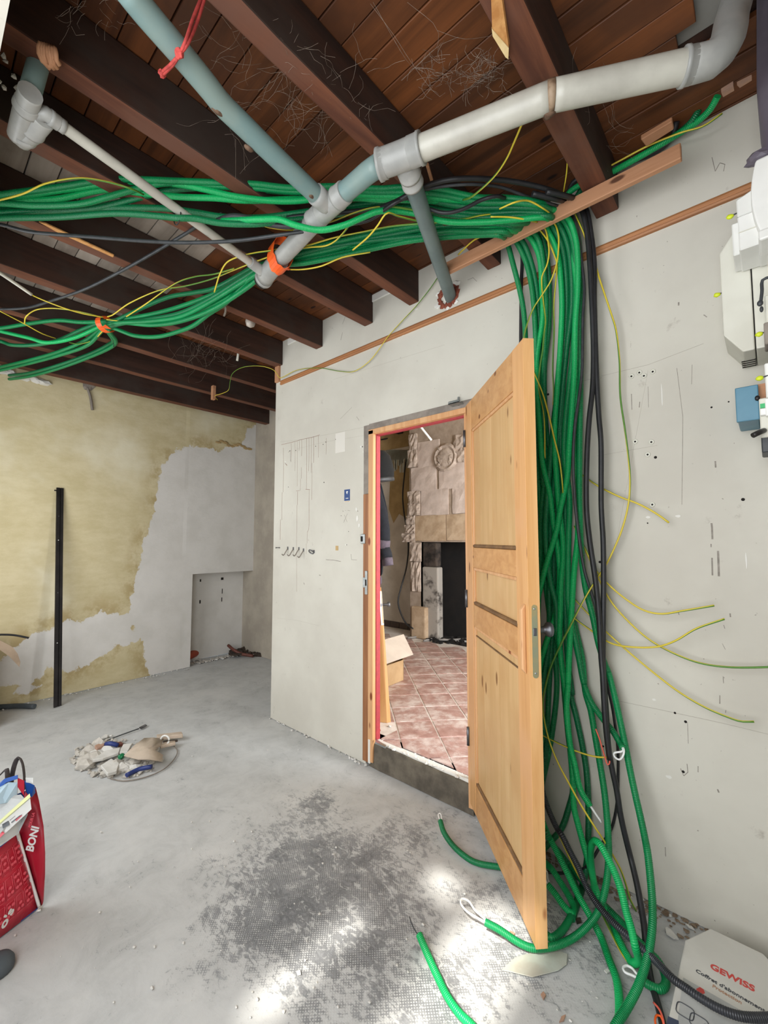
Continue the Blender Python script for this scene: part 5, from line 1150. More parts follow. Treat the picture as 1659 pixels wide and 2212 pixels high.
E_('earth wire climbing right from the small orange tie', [(232, 684, 'z', 2.76), (242, 681, 'z', 2.76), (278, 656), (342, 628), (400, 618), (456, 603), (501, 585), (552, 565), (590, 552, 'z', 2.77)])
E_('second earth wire climbing beside the lower conduits', [(273, 684, 'z', 2.755), (316, 656, 'z', 2.755), (380, 612), (420, 598), (463, 592), (505, 580, 'z', 2.76)])
E_('pale earth wire end lying right of the small orange tie', [(230, 690, 'z', 2.75), (265, 694, 'z', 2.755), (310, 694), (372, 684, 'z', 2.755)])
E_('earth wire trailing left below the small orange tie', [(222, 715, 'z', 2.75), (200, 735, 'z', 2.755), (170, 743), (150, 740, 'z', 2.77)])
E_('dull earth wire at the far left of the lower fan', [(0, 672, 'z', 2.78), (50, 698, 'z', 2.78), (90, 720), (120, 731, 'z', 2.78)])
E_('earth wire running from the wooden peg along the partition wall', [(470, 864, 'z', 2.73), (464, 856, 'z', 2.75), (480, 850, 'z', 2.76), (494, 842), (497, 825), (503, 806), (530, 792, 'z', 2.79), (565, 791), (592, 800, 'z', 2.76), (604, 816, 'y', 1.98), (612, 814, 'y', 1.985), (640, 800), (690, 795), (735, 802), (765, 802), (800, 778), (840, 725), (870, 692), (900, 660), (930, 622), (945, 600, 'y', 1.99)], .0026)
E_('yellow green wire lying over the right green conduits', [(1250, 395, 'y', 1.90), (1330, 352, 'y', 1.90), (1400, 315), (1470, 287), (1520, 272), (1560, 245, 'y', 1.92)], .0036)
E_('earth wire half hidden on the floor under the black conduit', [(1296, 1965, 'z', .012), (1318, 2010, 'z', .012), (1345, 2062, 'z', .012), (1370, 2095, 'z', .012)], .0036)
E_('earth wire sloping behind the black conduit from the door edge', [(1172, 1720, 'y', 1.86), (1195, 1775, 'y', 1.87), (1222, 1835), (1246, 1885), (1262, 1912, 'z', .03)])

# ---- tape and ties
t_ = thing('orange_tape', pz(602, 568), 'bright orange tape tying conduits to the end of the grey pipe', 'tape')
ax = (pz(590, 580) - pz(640, 522)).normalized(); cen = pz(605, 562)
sd_ = ax.cross(Vector((0, 0, 1))).normalized()
ring = []
for k in range(25):
    a = k / 24 * 2 * math.pi
    ring.append(cen + Vector((0, 0, .022)) + sd_ * (.048 * math.cos(a)) + Vector((0, 0, .075 * math.sin(a))))
m = MB(); wdt = .034
for k in range(24):
    A0, B0 = ring[k], ring[k + 1]; jj = .006 * math.sin(k * 2.1); j2 = .006 * math.sin((k + 1) * 2.1)
    m.prism([A0 + ax * (wdt + jj), A0 - ax * (wdt - jj), B0 - ax * (wdt - j2), B0 + ax * (wdt + j2)], ((A0 + B0) / 2 - cen).normalized() * .0015)
m.build('band', M_ORANGE, t_)
e0 = at(625, 581, 'z', 2.70); MB().tube([cen - Vector((0, 0, .04)), e0], .006, 6, .01).build('twisted_end', M_ORANGE, t_)
cen = at(228, 697, 'z', 2.78); t_ = thing('orange_tape', cen, 'small orange ribbon tied round the far left conduits', 'tape')
d_ = (at(260, 690, 'z', 2.78) - at(200, 700, 'z', 2.78)).normalized(); sd_ = d_.cross(Vector((0, 0, 1))).normalized()
m = MB()
for k in range(16):
    a, b = k / 16 * 2 * math.pi, (k + 1) / 16 * 2 * math.pi
    q0 = cen + sd_ * .055 * math.cos(a) + Vector((0, 0, .045 * math.sin(a) - .012)); q1 = cen + sd_ * .055 * math.cos(b) + Vector((0, 0, .045 * math.sin(b) - .012))
    m.prism([q0 + d_ * .02, q0 - d_ * .02, q1 - d_ * .02, q1 + d_ * .02], ((q0 + q1) / 2 - cen).normalized() * .0015)
m.build('band', M_ORANGE, t_)
MB().prism([at(a, b, 'z', 2.715) for a, b in ((218, 708), (228, 702), (240, 711))], (0, 0, .003)).build('ribbon_end', M_ORANGE, t_)
def tie(label, P, ax, r, rz, mat=M_BLACKC):
    s1 = ax.cross(Vector((0, 0, 1))).normalized()
    pts = [P + s1 * (r * math.cos(a)) + Vector((0, 0, rz * math.sin(a))) for a in [k / 20 * 2 * math.pi for k in range(21)]]
    MB().tube(pts, .0022, 6, .01).build('cable_tie', mat, label=label, cat='tie')
tie('black tie holding a green conduit to the thin grey pipe', pz(383, 457) + Vector((0, 0, -.014)), (t1_ - t0_).normalized(), .022, .042)
tie('black tie pinching two green conduits below the small orange ribbon', at(246, 744, 'z', ZU - .012), Vector((.3, .9, 0)), .026, .018)
cable('white_sleeve', 'short white plastic sleeve hanging at the left edge under the joists', 'sleeve', [(-30, 572, 'z', 2.78), (0, 590, 'z', 2.78), (68, 636, 'z', 2.77)], .0085, M_OFFW, 10)
# ---- red string round the blue-grey pipe
RS = thing('red_string', pz(395, 110), 'red string knotted round the blue grey pipe', 'string')
c_ = pz(388, 118)
for pts in ([(447, -20, 'z', 2.86), (425, 50, 'z', 2.76), (402, 100, 'z', 2.67), (388, 118, 'z', 2.67), (375, 138, 'z', 2.67), (352, 162, 'z', 2.70)], [(441, -20, 'z', 2.86), (417, 40, 'z', 2.76), (398, 96, 'z', 2.67), (384, 122, 'z', 2.67), (372, 136, 'z', 2.67), (350, 156, 'z', 2.70)]):
    MB().tube(path(pts), .0042, 6, .01).build('strand', M_REDSTR, RS)
MB().ball(at(388, 117, 'z', 2.665), .011, 2, .25, 4).build('knot', M_REDSTR, RS); MB().ball(at(350, 159, 'z', 2.70), .009, 2, .3, 5).build('knot', M_REDSTR, RS)

# ================================================================== BITS UNDER THE CEILING
m = MB(); m.prism([at(1059, -60, 'z', 2.825), at(1076, -60, 'z', 2.825), at(1099, 104, 'z', 2.815), at(1063, 62, 'z', 2.815)], (0.004, -0.002, .010))
t_ = thing('lath_offcut', at(1080, 80, 'z', 2.93), 'pale broken wood lath hanging from the ceiling boards beside a joist', 'lath')
m.build('lath', M_LATH, t_); MB().prism([at(1062, 62, 'z', 2.812), at(1099, 104, 'z', 2.812), at(1098, 128, 'z', 2.812), at(1092, 124, 'z', 2.812), at(1064, 78, 'z', 2.812)], (0, 0, .006)).build('fresh_cut_end', plain('fresh_cut_wood', '#e8cf9c', '#dcbf88', 20, .7), t_)
MB().prism([at(a, b, 'z', 2.95) for a, b in ((1384, 302), (1452, 262), (1456, 280), (1396, 318))], (0, 0, .02)).build('wood_offcut', M_BATTEN, label='tan wood offcut wedged under the boards right of the batten', cat='offcut', bevel=.003)
MB().prism([at(a, b, 'z', 2.98) for a, b in ((1558, 200), (1584, 184), (1586, 196), (1562, 210))], (0, 0, .015)).build('wood_chip', M_RUBP, label='pinkish wood chip at the broken board edge, top right', cat='chip')
MB().prism([at(a, b, 'z', 2.98) for a, b in ((1592, 184), (1624, 168), (1624, 174), (1598, 190))], (0, 0, .012)).build('wood_chip', M_RUBP, label='thin pinkish wood sliver beside the hanging dark sheet', cat='chip')
MB().prism([at(a, b, 'z', 2.82) for a, b in ((84, 480), (100, 484), (246, 552), (244, 556), (120, 500))], (0, 0, .006)).build('lath_splinter', M_LATH, label='thin pale splinter of lath along a joist above the green conduits', cat='splinter')
MB().prism([at(a, b, 'z', 2.82) for a, b in ((918, 352), (926, 358), (936, 392), (930, 394))], (0, 0, .01)).build('lath_splinter', M_BATTEN, label='small wood splinter on the joist beside the tee', cat='splinter')
p = at(461, 850, 'z', 2.78); MB().box(p.x - .02, p.x + .02, p.y - .015, p.y + .015, 2.72, ZJ + .02).build('wooden_peg', M_BATTEN, label='small wooden peg hanging under a joist in the alcove', cat='peg', bevel=.002)
p = at(406, 860, 'x', -4.60); MB().box(-4.62, -4.59, p.y - .018, p.y + .018, p.z - .06, ZB).build('wooden_batten', M_BATTEN, label='short upright wood batten on the last joist by the yellow wall', cat='batten', bevel=.002)
p = at(514, 768, 'z', 2.86); MB().tube([p + Vector((.01, 0, .06)), p, p - Vector((.01, 0, .04))], .009, 8, .01).build('cable_stub', M_OFFW, label='white cable stub hanging between dark joists near the alcove', cat='stub')
p = at(541, 690, 'z', 2.9); t_ = thing('light_bulb', p, 'dusty light bulb hanging between the joists left of the partition', 'bulb')
MB().lathe([(.012, .10), (.016, .06), (.016, .03)], p, (0, 0, 1), 14).build('socket', M_OFFW, t_); MB().lathe([(.014, .03), (.03, .0), (.034, -.02), (.026, -.045), (.008, -.055)], p, (0, 0, 1), 16).build('glass', M_BULB, t_)
MB().tube(path([(470, 668, 'z', 2.83), (466, 660, 'z', 2.80), (474, 652, 'z', 2.79), (484, 658, 'z', 2.78), (487, 672, 'z', 2.78), (484, 682, 'z', 2.785)]), .006, 8, .008).build('grey_hook', M_GREY, label='grey plastic hook under a joist right of the small orange ribbon', cat='hook')
t_ = thing('wicker_scraps', at(110, 120, 'z', 2.8), 'frayed brown rope stuffed round the stub pipe, top left', 'rope')
for k in range(7): MB().tube(path([(88 + k * 5, 92 + k * 2, 'z', 2.82), (84 + k * 6, 112, 'z', 2.80), (92 + k * 5, 132 + (k % 3) * 5, 'z', 2.79), (104 + k * 4, 140 + (k % 2) * 8, 'z', 2.79)]), .007, 6, .015).build('rope_strand', M_BATTEN, t_)
m = MB()
for k in range(14): m.ball((at(12, 160, 'z', 2.9) + Vector((R.uniform(-.1, .1), R.uniform(-.05, .05), R.uniform(-.05, .05)))), .008, 1, .3, k)
m.build('plaster_specks', M_RUBW, kind='stuff', label='white plaster specks on the dark timber, top left', cat='specks')

# ---- cobwebs
def web(label, strands, r=.00032, mat=M_COB):
    m = MB()
    for pts in strands: m.tube(path(pts), r, 4, .03, cap=False)
    m.build('cobweb', mat, kind='stuff', label=label, cat='cobweb')
def tangle(x0, y0, x1, y1, n_, z, spread=18, seg_=5, seed=1, dz=.06):
    rr = random.Random(seed); out = []
    for k in range(n_):
        x, y = rr.uniform(x0, x1), rr.uniform(y0, y1); a = rr.uniform(0, 6.28); pts = []
        for j in range(seg_):
            pts.append((x, y, 'z', z + rr.uniform(-dz, dz * .5))); a += rr.uniform(-.9, .9); x += math.cos(a) * spread; y += math.sin(a) * spread
        out.append(pts)
    return out
web('dusty cobweb strung under the boards between two joists, upper middle', [[(880, 5, 'z', 2.96), (945, 62, 'z', 2.90), (946, 95), (935, 110), (890, 152, 'z', 2.93), (866, 174, 'z', 2.96)], [(945, 66, 'z', 2.9), (1000, 84), (1060, 78, 'z', 2.95)], [(800, 8, 'z', 2.97), (850, 75), (892, 140), (945, 206, 'z', 2.87), (958, 210), (962, 200, 'z', 2.88)], [(806, 5, 'z', 2.97), (870, 118), (893, 148, 'z', 2.92)], [(868, 174, 'z', 2.95), (940, 105), (990, 80, 'z', 2.92)]]
    + tangle(900, 120, 1060, 190, 70, 2.90, 12, 5, 3) + tangle(1010, 130, 1090, 190, 40, 2.90, 10, 5, 5) + tangle(1080, 10, 1110, 70, 20, 2.92, 9, 4, 6), .0004)
web('fine cobwebs under the dark boards left of the middle joist', tangle(440, 60, 640, 300, 40, 2.88, 22, 5, 8) + tangle(560, 120, 800, 320, 50, 2.88, 22, 5, 9) + [[(436, 55, 'z', 2.88), (462, 88), (497, 107), (515, 98, 'z', 2.86)], [(509, 300, 'z', 2.80), (509, 386, 'z', 2.79)], [(526, 318, 'z', 2.8), (529, 368, 'z', 2.79)]], .0003)
web('cobweb in the dark corner of the alcove ceiling', tangle(380, 730, 500, 790, 40, 2.86, 14, 5, 12), .0003)
web('thin cobwebs right of the right joist', tangle(1210, 110, 1330, 330, 26, 2.94, 22, 4, 14) + tangle(880, 300, 960, 380, 16, 2.84, 12, 4, 15), .0003)
web('cobweb remnants on the timber in the top left corner', tangle(140, 0, 260, 60, 20, 2.9, 14, 4, 16), .0003)

# ================================================================== RIGHT SIDE BOXES
DSH = []
for j in range(9):
    py = -30 + 365 * j / 8; row_ = []
    for i in range(9):
        px = 1629 + (4 if j < 5 else (j - 4) * 4) + i * (26 if j < 7 else 22 - (j - 6) * 4)
        row_.append(at(px, py, 'y', 1.66 + .03 * math.sin(i * 1.7 + j * .3)))
    DSH.append(row_)
t_ = thing('plastic_sheet', DSH[-1][4], 'dark crumpled plastic sheet hanging in the top right corner', 'sheet')
sheet(DSH, M_SHEET, 'sheet', t_, .004)
MB().ball(at(1645, 338, 'y', 1.66), (.04, .02, .018), 2, .2, 5).build('knotted_end', M_SHEET, t_)
YF = 1.84
def boxpx(name, mat, par, px0, py0, px1, py1, yf, yb=WY - .001, bev=.004, seg_=2):
    a, b = at(px0, py0, 'y', yf), at(px1, py1, 'y', yf)
    return MB().box(a.x, b.x, yf, yb, min(a.z, b.z), max(a.z, b.z)).build(name, mat, par, bevel=bev, seg=seg_)
A_ = thing('distribution_box', at(1640, 540, 'y', 1.7), 'bright white modular box of stacked units high on the wall, right edge', 'box')
YA, YK = 1.67, 1.815
a, b, c, d = at(1590, 430, 'y', YA), at(1640, 405, 'y', YA), at(1588, 468, 'y', YA), at(1597, 541, 'y', YA)
xl, xr_ = a.x, at(1634, 500, 'y', YA).x
MB().prism([Vector((xl, YA + .006, c.z)), Vector((xr_ + .02, YA + .006, c.z)), Vector((xr_ + .02, YA + .006, b.z + .02)), Vector((b.x - .01, YA + .006, b.z + .01)), Vector((xl, YA + .006, a.z))], (0, YK - YA - .006, 0)).build('upper_unit', M_WHITEP, A_, bevel=.003)
x2 = at(1581, 500, 'y', YA + .03).x; z2 = at(1586, 552, 'y', YA + .03).z
MB().box(x2, x2 + .03, YA + .03, YK, z2, c.z - .002).build('side_rail', M_WHITEP, A_, bevel=.003)
LU = MB().box(d.x, xr_ + .01, YA, YK, d.z, c.z - .004).build('lower_unit', M_WHITEP, A_, bevel=.003)
MB().box(d.x + .001, xr_, YA - .002, YA + .004, (d.z + c.z) / 2 - .002, (d.z + c.z) / 2 + .001).build('seam', M_OFFW, LU)
m = MB(); pr = [Vector((xr_ + .002, YA - .03, d.z - .005))]
for k in range(9): pr.append(Vector((xr_ - .008 + .03 * (k / 8 - .5) ** 2 * 2, YA - .03, d.z + .02 + (b.z + .05 - d.z) * k / 8)))
pr += [Vector((xr_ + .3, YA - .03, b.z + .08)), Vector((xr_ + .3, YA - .03, d.z - .005))]
m.prism(pr, (0, YK - YA + .03, 0)); m.build('curved_cover', M_WHITEP, A_, bevel=.006, seg=2)
MB().box(xr_ + .004, xr_ + .1, YA - .04, YA + .06, d.z - .012, d.z + .02).build('cover_lip', M_WHITEP, A_, bevel=.006, seg=2)
B_ = thing('wall_enclosure', at(1620, 760, 'y', 1.9), 'large off white enclosure with chamfered corners below the bright modular box', 'enclosure')
yb_ = 1.82; p1, p2, p3 = at(1554, 548, 'y', yb_), at(1563, 725, 'y', yb_), at(1605, 760, 'y', yb_)
xs = at(1628, 700, 'y', yb_).x
zt_e = p1.z + .0
prof = [Vector((p1.x, yb_, zt_e)), Vector((p2.x, yb_, p2.z)), Vector((p3.x, yb_, p3.z)), Vector((xs, yb_, p3.z)), Vector((xs, yb_, zt_e + .08)), Vector((p3.x, yb_, zt_e + .07))]
CH = MB().prism(prof, (0, WY - yb_ - .001, 0)).build('cover_half', M_OFFW, B_, bevel=.004, seg=2)
MB().prism([Vector((xs + .003, yb_, p3.z)), Vector((xs + .28, yb_, p3.z)), Vector((xs + .33, yb_, p2.z)), Vector((xs + .33, yb_, zt_e)), Vector((xs + .28, yb_, zt_e + .08)), Vector((xs + .003, yb_, zt_e + .08))], (0, WY - yb_ - .001, 0)).build('cover_half', M_OFFW, B_, bevel=.004, seg=2)
for k in range(4):
    yy = yb_ + .10 + k * .022; MB().box(p3.x - .008, xs, yy, yy + .003, p3.z - .0025, p3.z + .001).build('vent_slot', M_HOLE, CH)
C_ = thing('blue_junction_box', at(1615, 905, 'y', 1.9), 'teal blue box on the wall below the off white enclosure', 'box')
a, b = at(1590, 843, 'y', 1.84), at(1641, 906, 'y', 1.84)
MB().box(a.x, b.x, 1.845, WY - .001, b.z, a.z).build('body', M_TEAL, C_, bevel=.004, seg=2); MB().box(a.x - .003, b.x + .001, 1.835, 1.85, b.z + .0, a.z + .006).build('lid', M_TEAL, C_, bevel=.003, seg=2)
MB().box(b.x - .004, b.x + .03, 1.86, 1.99, b.z + .04, a.z + .012).build('orange_spacer', M_BATTEN, C_)
p = at(1636, 860, 'y', 1.83); MB().ball(p, (.007, .006, .009), 2, 0, 0, 0, True).build('knob', M_BLACKM, C_)
D_ = thing('breaker_module', at(1650, 950, 'y', 1.8), 'white breaker module with black lever and green mark at the right edge', 'breaker')
a, b = at(1639, 862, 'y', 1.78), at(1655, 945, 'y', 1.78)
MB().box(a.x, a.x + .2, 1.775, 1.95, b.z, a.z).build('body', M_OFFW, D_, bevel=.003); a2 = at(1651, 785, 'y', 1.74); MB().box(a2.x, a2.x + .2, 1.74, 1.95, at(1650, 860, 'y', 1.74).z, a2.z).build('front_panel', M_WHITEP, D_, bevel=.003)
a3 = at(1652, 862, 'y', 1.76); MB().box(a3.x, a3.x + .18, 1.755, 1.775, at(1650, 900, 'y', 1.76).z, a3.z).build('switch_plate', M_WHITEP, D_, bevel=.002)
p = at(1642, 878, 'y', 1.774); MB().box(p.x, p.x + .02, 1.770, 1.776, p.z - .007, p.z + .007).build('green_mark', M_GRNB, D_)
p = at(1642, 890, 'y', 1.772); MB().box(p.x, p.x + .018, 1.760, 1.776, p.z - .014, p.z + .008).build('white_switch', M_WHITEP, D_, bevel=.002)
MB().tube(path([(1650, 930, 'y', 1.77), (1638, 935, 'y', 1.74), (1626, 941, 'y', 1.73)]), .008, 10, .01).build('lever', M_BLACKM, D_)
a4 = at(1644, 945, 'y', 1.79); MB().box(a4.x, a4.x + .2, 1.785, 1.9, at(1650, 978, 'y', 1.79).z, a4.z).build('terminal_block', M_GREYC, D_, bevel=.003)
E2 = thing('meter_module', at(1652, 760, 'y', 1.76), 'grey meter module with a dark wire bail beside the off white enclosure', 'meter')
a, b = at(1651, 640, 'y', 1.75), at(1655, 700, 'y', 1.75); MB().box(a.x, a.x + .2, 1.745, yb_ - .002, b.z, a.z).build('body', M_OFFW, E2, bevel=.003)
a, b = at(1652, 698, 'y', 1.745), at(1652, 745, 'y', 1.745); MB().box(a.x - .003, a.x + .2, 1.74, yb_ - .002, b.z, a.z).build('terminal_block', M_GREY, E2, bevel=.003)
MB().tube(path([(1665, 598, 'y', 1.74), (1648, 604, 'y', 1.74), (1646, 630, 'y', 1.74), (1643, 655, 'y', 1.74)]), .0045, 8, .01).build('wire_bail', M_GREYC, E2); MB().ball(at(1642, 655, 'y', 1.735), (.008, .006, .010), 2, 0, 0, 0, True).build('bail_tip', M_GREYC, E2); MB().ball(at(1645, 668, 'y', 1.738), (.005, .006, .010), 2, 0, 0, 0, True).build('bail_tip', M_GREYC, E2)
for (px, py, yy, lab) in ((1577, 468, 1.70, 'yellow green clip on the left side of the bright modular box'), (1549, 637, 1.84, 'yellow green clip on a pin left of the off white enclosure'), (1640, 722, 1.75, 'yellow green clip under the grey meter module'), (1641, 817, 1.74, 'yellow green clip on the white breaker front panel')):
    p = at(px, py, 'y', yy); t_ = thing('marker_clip', p, lab, 'clip', 'yellow green clips')
    m = MB(); m.ball(p, (.010, .006, .008), 2, .12, px, 0, True); m.build('head', M_YTAG, t_); MB().tube([p, p + Vector((.03, .002, .006))], .0022, 6, .01).build('pin', M_GREYC, t_)

# ================================================================== THINGS ON THE PARTITION AND THE YELLOW WALL
p, q_ = onW(744, 1058), onW(756, 1083); ST = thing('blue_sticker', Vector((p.x, WY, q_.z)), 'small blue sticker with a white emblem on the partition', 'sticker')
MB().box(p.x, q_.x, WY - .0012, WY - .0002, q_.z + .006, p.z).build('sheet', M_PAPERB, ST)
MB().box(p.x, q_.x, WY - .0012, WY - .0002, q_.z - .004, q_.z + .0055).build('white_strip', M_PAPER, ST); MB().box(p.x + .003, q_.x - .003, WY - .0016, WY - .0010, q_.z - .002, q_.z + .003).build('small_print', M_TAN, ST)
cx_ = (p.x + q_.x) / 2; zc = p.z - .022
MB().prism([Vector((cx_ + a * .011, WY - .0014, zc + b * .011)) for a, b in ((-.6, .9), (.7, .9), (.9, .2), (.2, 0), (.5, -.7), (-.1, -.9), (-.7, 0))][::-1], (0, -.0006, 0)).build('emblem', M_PAPER, ST)
for k in range(2): MB().box(cx_ - .012 + k * .013, cx_ - .001 + k * .013, WY - .0018, WY - .0012, q_.z + .020, q_.z + .025).build('small_print', M_PAPER, ST)
hk = 0
for px, py in ((622, 1186), (634, 1187), (646, 1187), (656, 1190)):
    p = onW(px, py); hk += 1
    t_ = thing('wall_hook', p, ('first', 'second', 'third', 'fourth')[hk - 1] + ' grey wall hook from the left in the row on the partition', 'hook', 'row of hooks on the partition')
    MB().box(p.x - .007, p.x + .007, WY - .004, WY, p.z - .004, p.z + .018).build('plate', M_DKMETAL, t_, bevel=.001)
    MB().tube([p + Vector((0, -.003, .004)), p + Vector((0, -.02, -.02)), p + Vector((-.004, -.04, -.048)), p + Vector((-.006, -.052, -.038))], .0036, 8, .006).build('hook', M_GREY, t_)
p = onW(675, 1192); t_ = thing('wall_hook', p, 'curled grey ring hook at the right end of the row on the partition', 'hook', 'row of hooks on the partition')
pts = [p + Vector((.022 * math.cos(a), -.012 - .012 * math.sin(a), .014 * math.sin(a))) for a in [k / 12 * 5.4 for k in range(13)]]
MB().tube(pts, .004, 8, .006).build('ring', M_DKMETAL, t_); MB().box(p.x + .01, p.x + .026, WY - .006, WY, p.z - .01, p.z + .012).build('plate', M_DKMETAL, t_, bevel=.001)
p = onW(605, 1183); MB().lathe([(.003, 0), (.003, .03), (.007, .031), (.007, .034)], p, (-.4, -1, 0), 10).build('nail', M_DKMETAL, label='bent nail left of the row of hooks on the partition', cat='nail')

# black steel section leaning on the yellow wall
bs0, bs1 = at(117, 1529, 'z', 0), at(133, 1524, 'z', 0); ts0 = at(123, 1053, 'x', BX + .03); 
wv_ = Vector((bs1.x - bs0.x, bs1.y - bs0.y, 0)); wv_ = wv_.normalized() * .056; lv = ts0 - bs0; nv = wv_.cross(lv).normalized(); nv = nv if nv.x > 0 else -nv
SB = thing('steel_rail', bs0, 'black steel rail leaning upright against the yellow wall', 'rail')
m = MB(); u_ = wv_.normalized()
def rail_sec(a, b, d0, d1): m.hexa([bs0 + u_ * a - nv * d0, bs0 + u_ * b - nv * d0, bs0 + u_ * b - nv * d1, bs0 + u_ * a - nv * d1, bs0 + lv + u_ * a - nv * d0, bs0 + lv + u_ * b - nv * d0, bs0 + lv + u_ * b - nv * d1, bs0 + lv + u_ * a - nv * d1])
rail_sec(0, .025, 0, .012); rail_sec(.025, .033, .008, .014); rail_sec(.033, .056, 0, .012); m.build('section', M_BLACKM, SB)
for f_ in (.275, .745, .50, .86): MB().lathe([(.0045, 0), (.0045, .002)], bs0 + lv * f_ + u_ * .017, nv, 10).build('screw_hole', M_RUBW if f_ in (.275, .745) else M_DKMETAL, SB)
MB().lathe([(.006, 0), (.006, .02)], bs0 + lv * .985 + u_ * .0, -u_, 10).build('bolt', M_BLACKM, SB)
# torn cardboard at the left edge
CBD = thing('cardboard_flap', at(10, 1440, 'x', -4.3), 'torn brown cardboard box flap at the left edge', 'cardboard')
MB().prism([at(a, b, 'x', -4.35) for a, b in ((-60, 1360), (0, 1383), (28, 1398), (38, 1412), (44, 1430), (42, 1441), (20, 1418), (0, 1404), (-60, 1370))], (-.012, 0, 0)).build('torn_flap', plain('brown_torn_card', '#a08c76', '#8d7a66', 8, .85), CBD)
MB().prism([at(a, b, 'x', -4.40) for a, b in ((-60, 1385), (0, 1405), (24, 1424), (41, 1444), (0, 1480), (-60, 1500))], (-.012, 0, 0)).build('carton_side', M_CARD, CBD) if False else None
p = at(-60, 1500, 'x', -4.4); MB().box(-4.75, -4.36, p.y - .4, at(-6, 1450, 'x', -4.36).y, 0, at(-30, 1395, 'x', -4.36).z).build('carton', M_CARD, CBD)
# niche clutter
a, b = at(405, 1418, 'z', .07), at(437, 1404, 'z', .07); MB().tube([a + (a - b) * .8, a, b], .045, 16, .05).build('drain_pipe', M_ORPIPE, label='orange drain pipe stub lying in the low niche', cat='pipe')
MB().tube([at(493, 1394, 'z', .12), at(505, 1404, 'z', .08), at(520, 1412, 'z', .04), at(547, 1417, 'z', .02)], .018, 10, .03).build('brown_pipe', M_BRPIPE, label='bent brown pipe lying at the niche end of the alcove', cat='pipe')
m = MB()
for k in range(26):
    p = at(R.uniform(498, 566), R.uniform(1398, 1414), 'z', .02); m.ball(p, (R.uniform(.02, .06), R.uniform(.02, .05), R.uniform(.01, .04)), 1, .4, k)
m.build('dark_debris', M_DIRT, kind='stuff', label='dark dirt heap in the far corner of the alcove', cat='debris')
MB().prism([at(a, b, 'z', .03) for a, b in ((498, 1417), (503, 1404), (525, 1409), (522, 1415))], (0, 0, .02)).build('dark_shard', M_DIRT, label='dark flat shard under the bent brown pipe', cat='shard')
for k, (px, py, a, b, mt, lab) in enumerate(((480, 1422, .045, .02, M_RUBW, 'white plaster flake on the niche floor edge'), (468, 1424, .03, .02, M_RUBW, 'small white flake left of the larger one at the niche'), (506, 1409, .025, .015, M_RUBW, 'white flake on the dark shard in the alcove'), (551, 1415, .04, .02, M_RUBW, 'pale flake at the end of the bent brown pipe'), (430, 1425, .035, .03, M_RUBW, 'pale crumb before the orange drain pipe'), (425, 1421, .045, .02, M_DIRT, 'black scrap under the orange drain pipe'), (444, 1407, .03, .02, M_RUBW, 'white crumb at the mouth of the orange drain pipe'))):
    p = at(px, py, 'z', .008); MB().ball(p, (a, b, .010), 1, .25, k).build('flake', mt, label=lab, cat='flake')
m = MB()
for k in range(18): p = at(415 + k * 5.5, 1434 - k * 1.1 + R.uniform(-2, 2), 'z', .006); m.ball(p, (R.uniform(.015, .04), .02, .010), 1, .3, k)
m.build('broken_edge', M_RUB, kind='stuff', label='broken concrete edge along the low niche', cat='rubble')

# ================================================================== RUBBLE HEAP
def rock(px, py, sx, sy, sz, mat, seed, name='rubble_chunk', label=None, group=None, sub=1):
    p = at(px, py, 'z', sz * .5); o_ = MB().ball((p.x, p.y, sz * .45), (sx, sy, sz), sub, .28, seed).build(name, mat, label=label, cat='rubble', group=group)
    o_.rotation_euler = (0, 0, seed * 1.3); return o_
gl = 'grey plaster rubble chunk in the heap on the floor'
m = MB()
for k in range(260):
    a = R.uniform(0, 6.28); rr = math.sqrt(R.random()); px, py = 270 + math.cos(a) * 100 * rr - 20, 1640 + math.sin(a) * 42 * rr
    p = at(px, py, 'z', 0); s_ = R.uniform(.006, .02); m.ball((p.x, p.y, s_ * .3), (s_, s_, s_ * .6), 1, .35, k)
m.build('rubble_dust', M_RUB, kind='stuff', label='fine plaster dust and grit under the rubble heap', cat='rubble')
M_DUSTW = plain('dusty_wood', '#bfae9c', '#ab9a88', 12, .85, .2, 40)
for k in range(34):
    a = R.uniform(0, 6.28); rr = math.sqrt(R.random()); px, py = 255 + math.cos(a) * 80 * rr, 1640 + math.sin(a) * 30 * rr
    s_ = R.uniform(.018, .05); rock(px, py, s_ * R.uniform(.9, 1.5), s_, s_ * R.uniform(.5, .9), (M_RUB, M_RUB, M_RUBW)[k % 3], k, label=gl, group='rubble chunks')
rock(215, 1612, .075, .055, .05, M_RUB, 101, label='rounded grey stone at the back left of the rubble heap', sub=2)
rock(194, 1622, .05, .045, .04, M_RUB, 102, label='grey lump at the far left end of the rubble heap', sub=2)
def slab(pxs, z0, th, mat, name, label, cat='rubble', ext=None):
    return MB().prism([at(a, b, 'z', z0) for a, b in pxs], ext or (0, 0, th)).build(name, mat, label=label, cat=cat, bevel=.003)
slab([(204, 1622), (229, 1610), (231, 1618), (209, 1630)], .02, .035, M_RUBP, 'brick_piece', 'pinkish brick piece behind the blue offcut in the rubble heap')
slab([(199, 1648), (225, 1628), (260, 1620), (256, 1632), (222, 1644)], .035, .018, M_RUBW, 'plaster_slab', 'long pale plaster slab on the left of the rubble heap')
slab([(258, 1630), (266, 1612), (286, 1610), (276, 1628)], .045, .015, M_RUBW, 'plaster_slab', 'light tile piece in the middle of the rubble heap')
slab([(217, 1660), (240, 1645), (258, 1655), (252, 1672), (232, 1678)], .02, .02, M_RUBW, 'plaster_slab', 'broad flat plaster slab at the front of the rubble heap')
slab([(232, 1612), (262, 1608), (266, 1612), (234, 1618)], .03, .02, M_BRPIPE, 'wood_stick', 'reddish stick under the blue offcut in the rubble heap', 'stick')
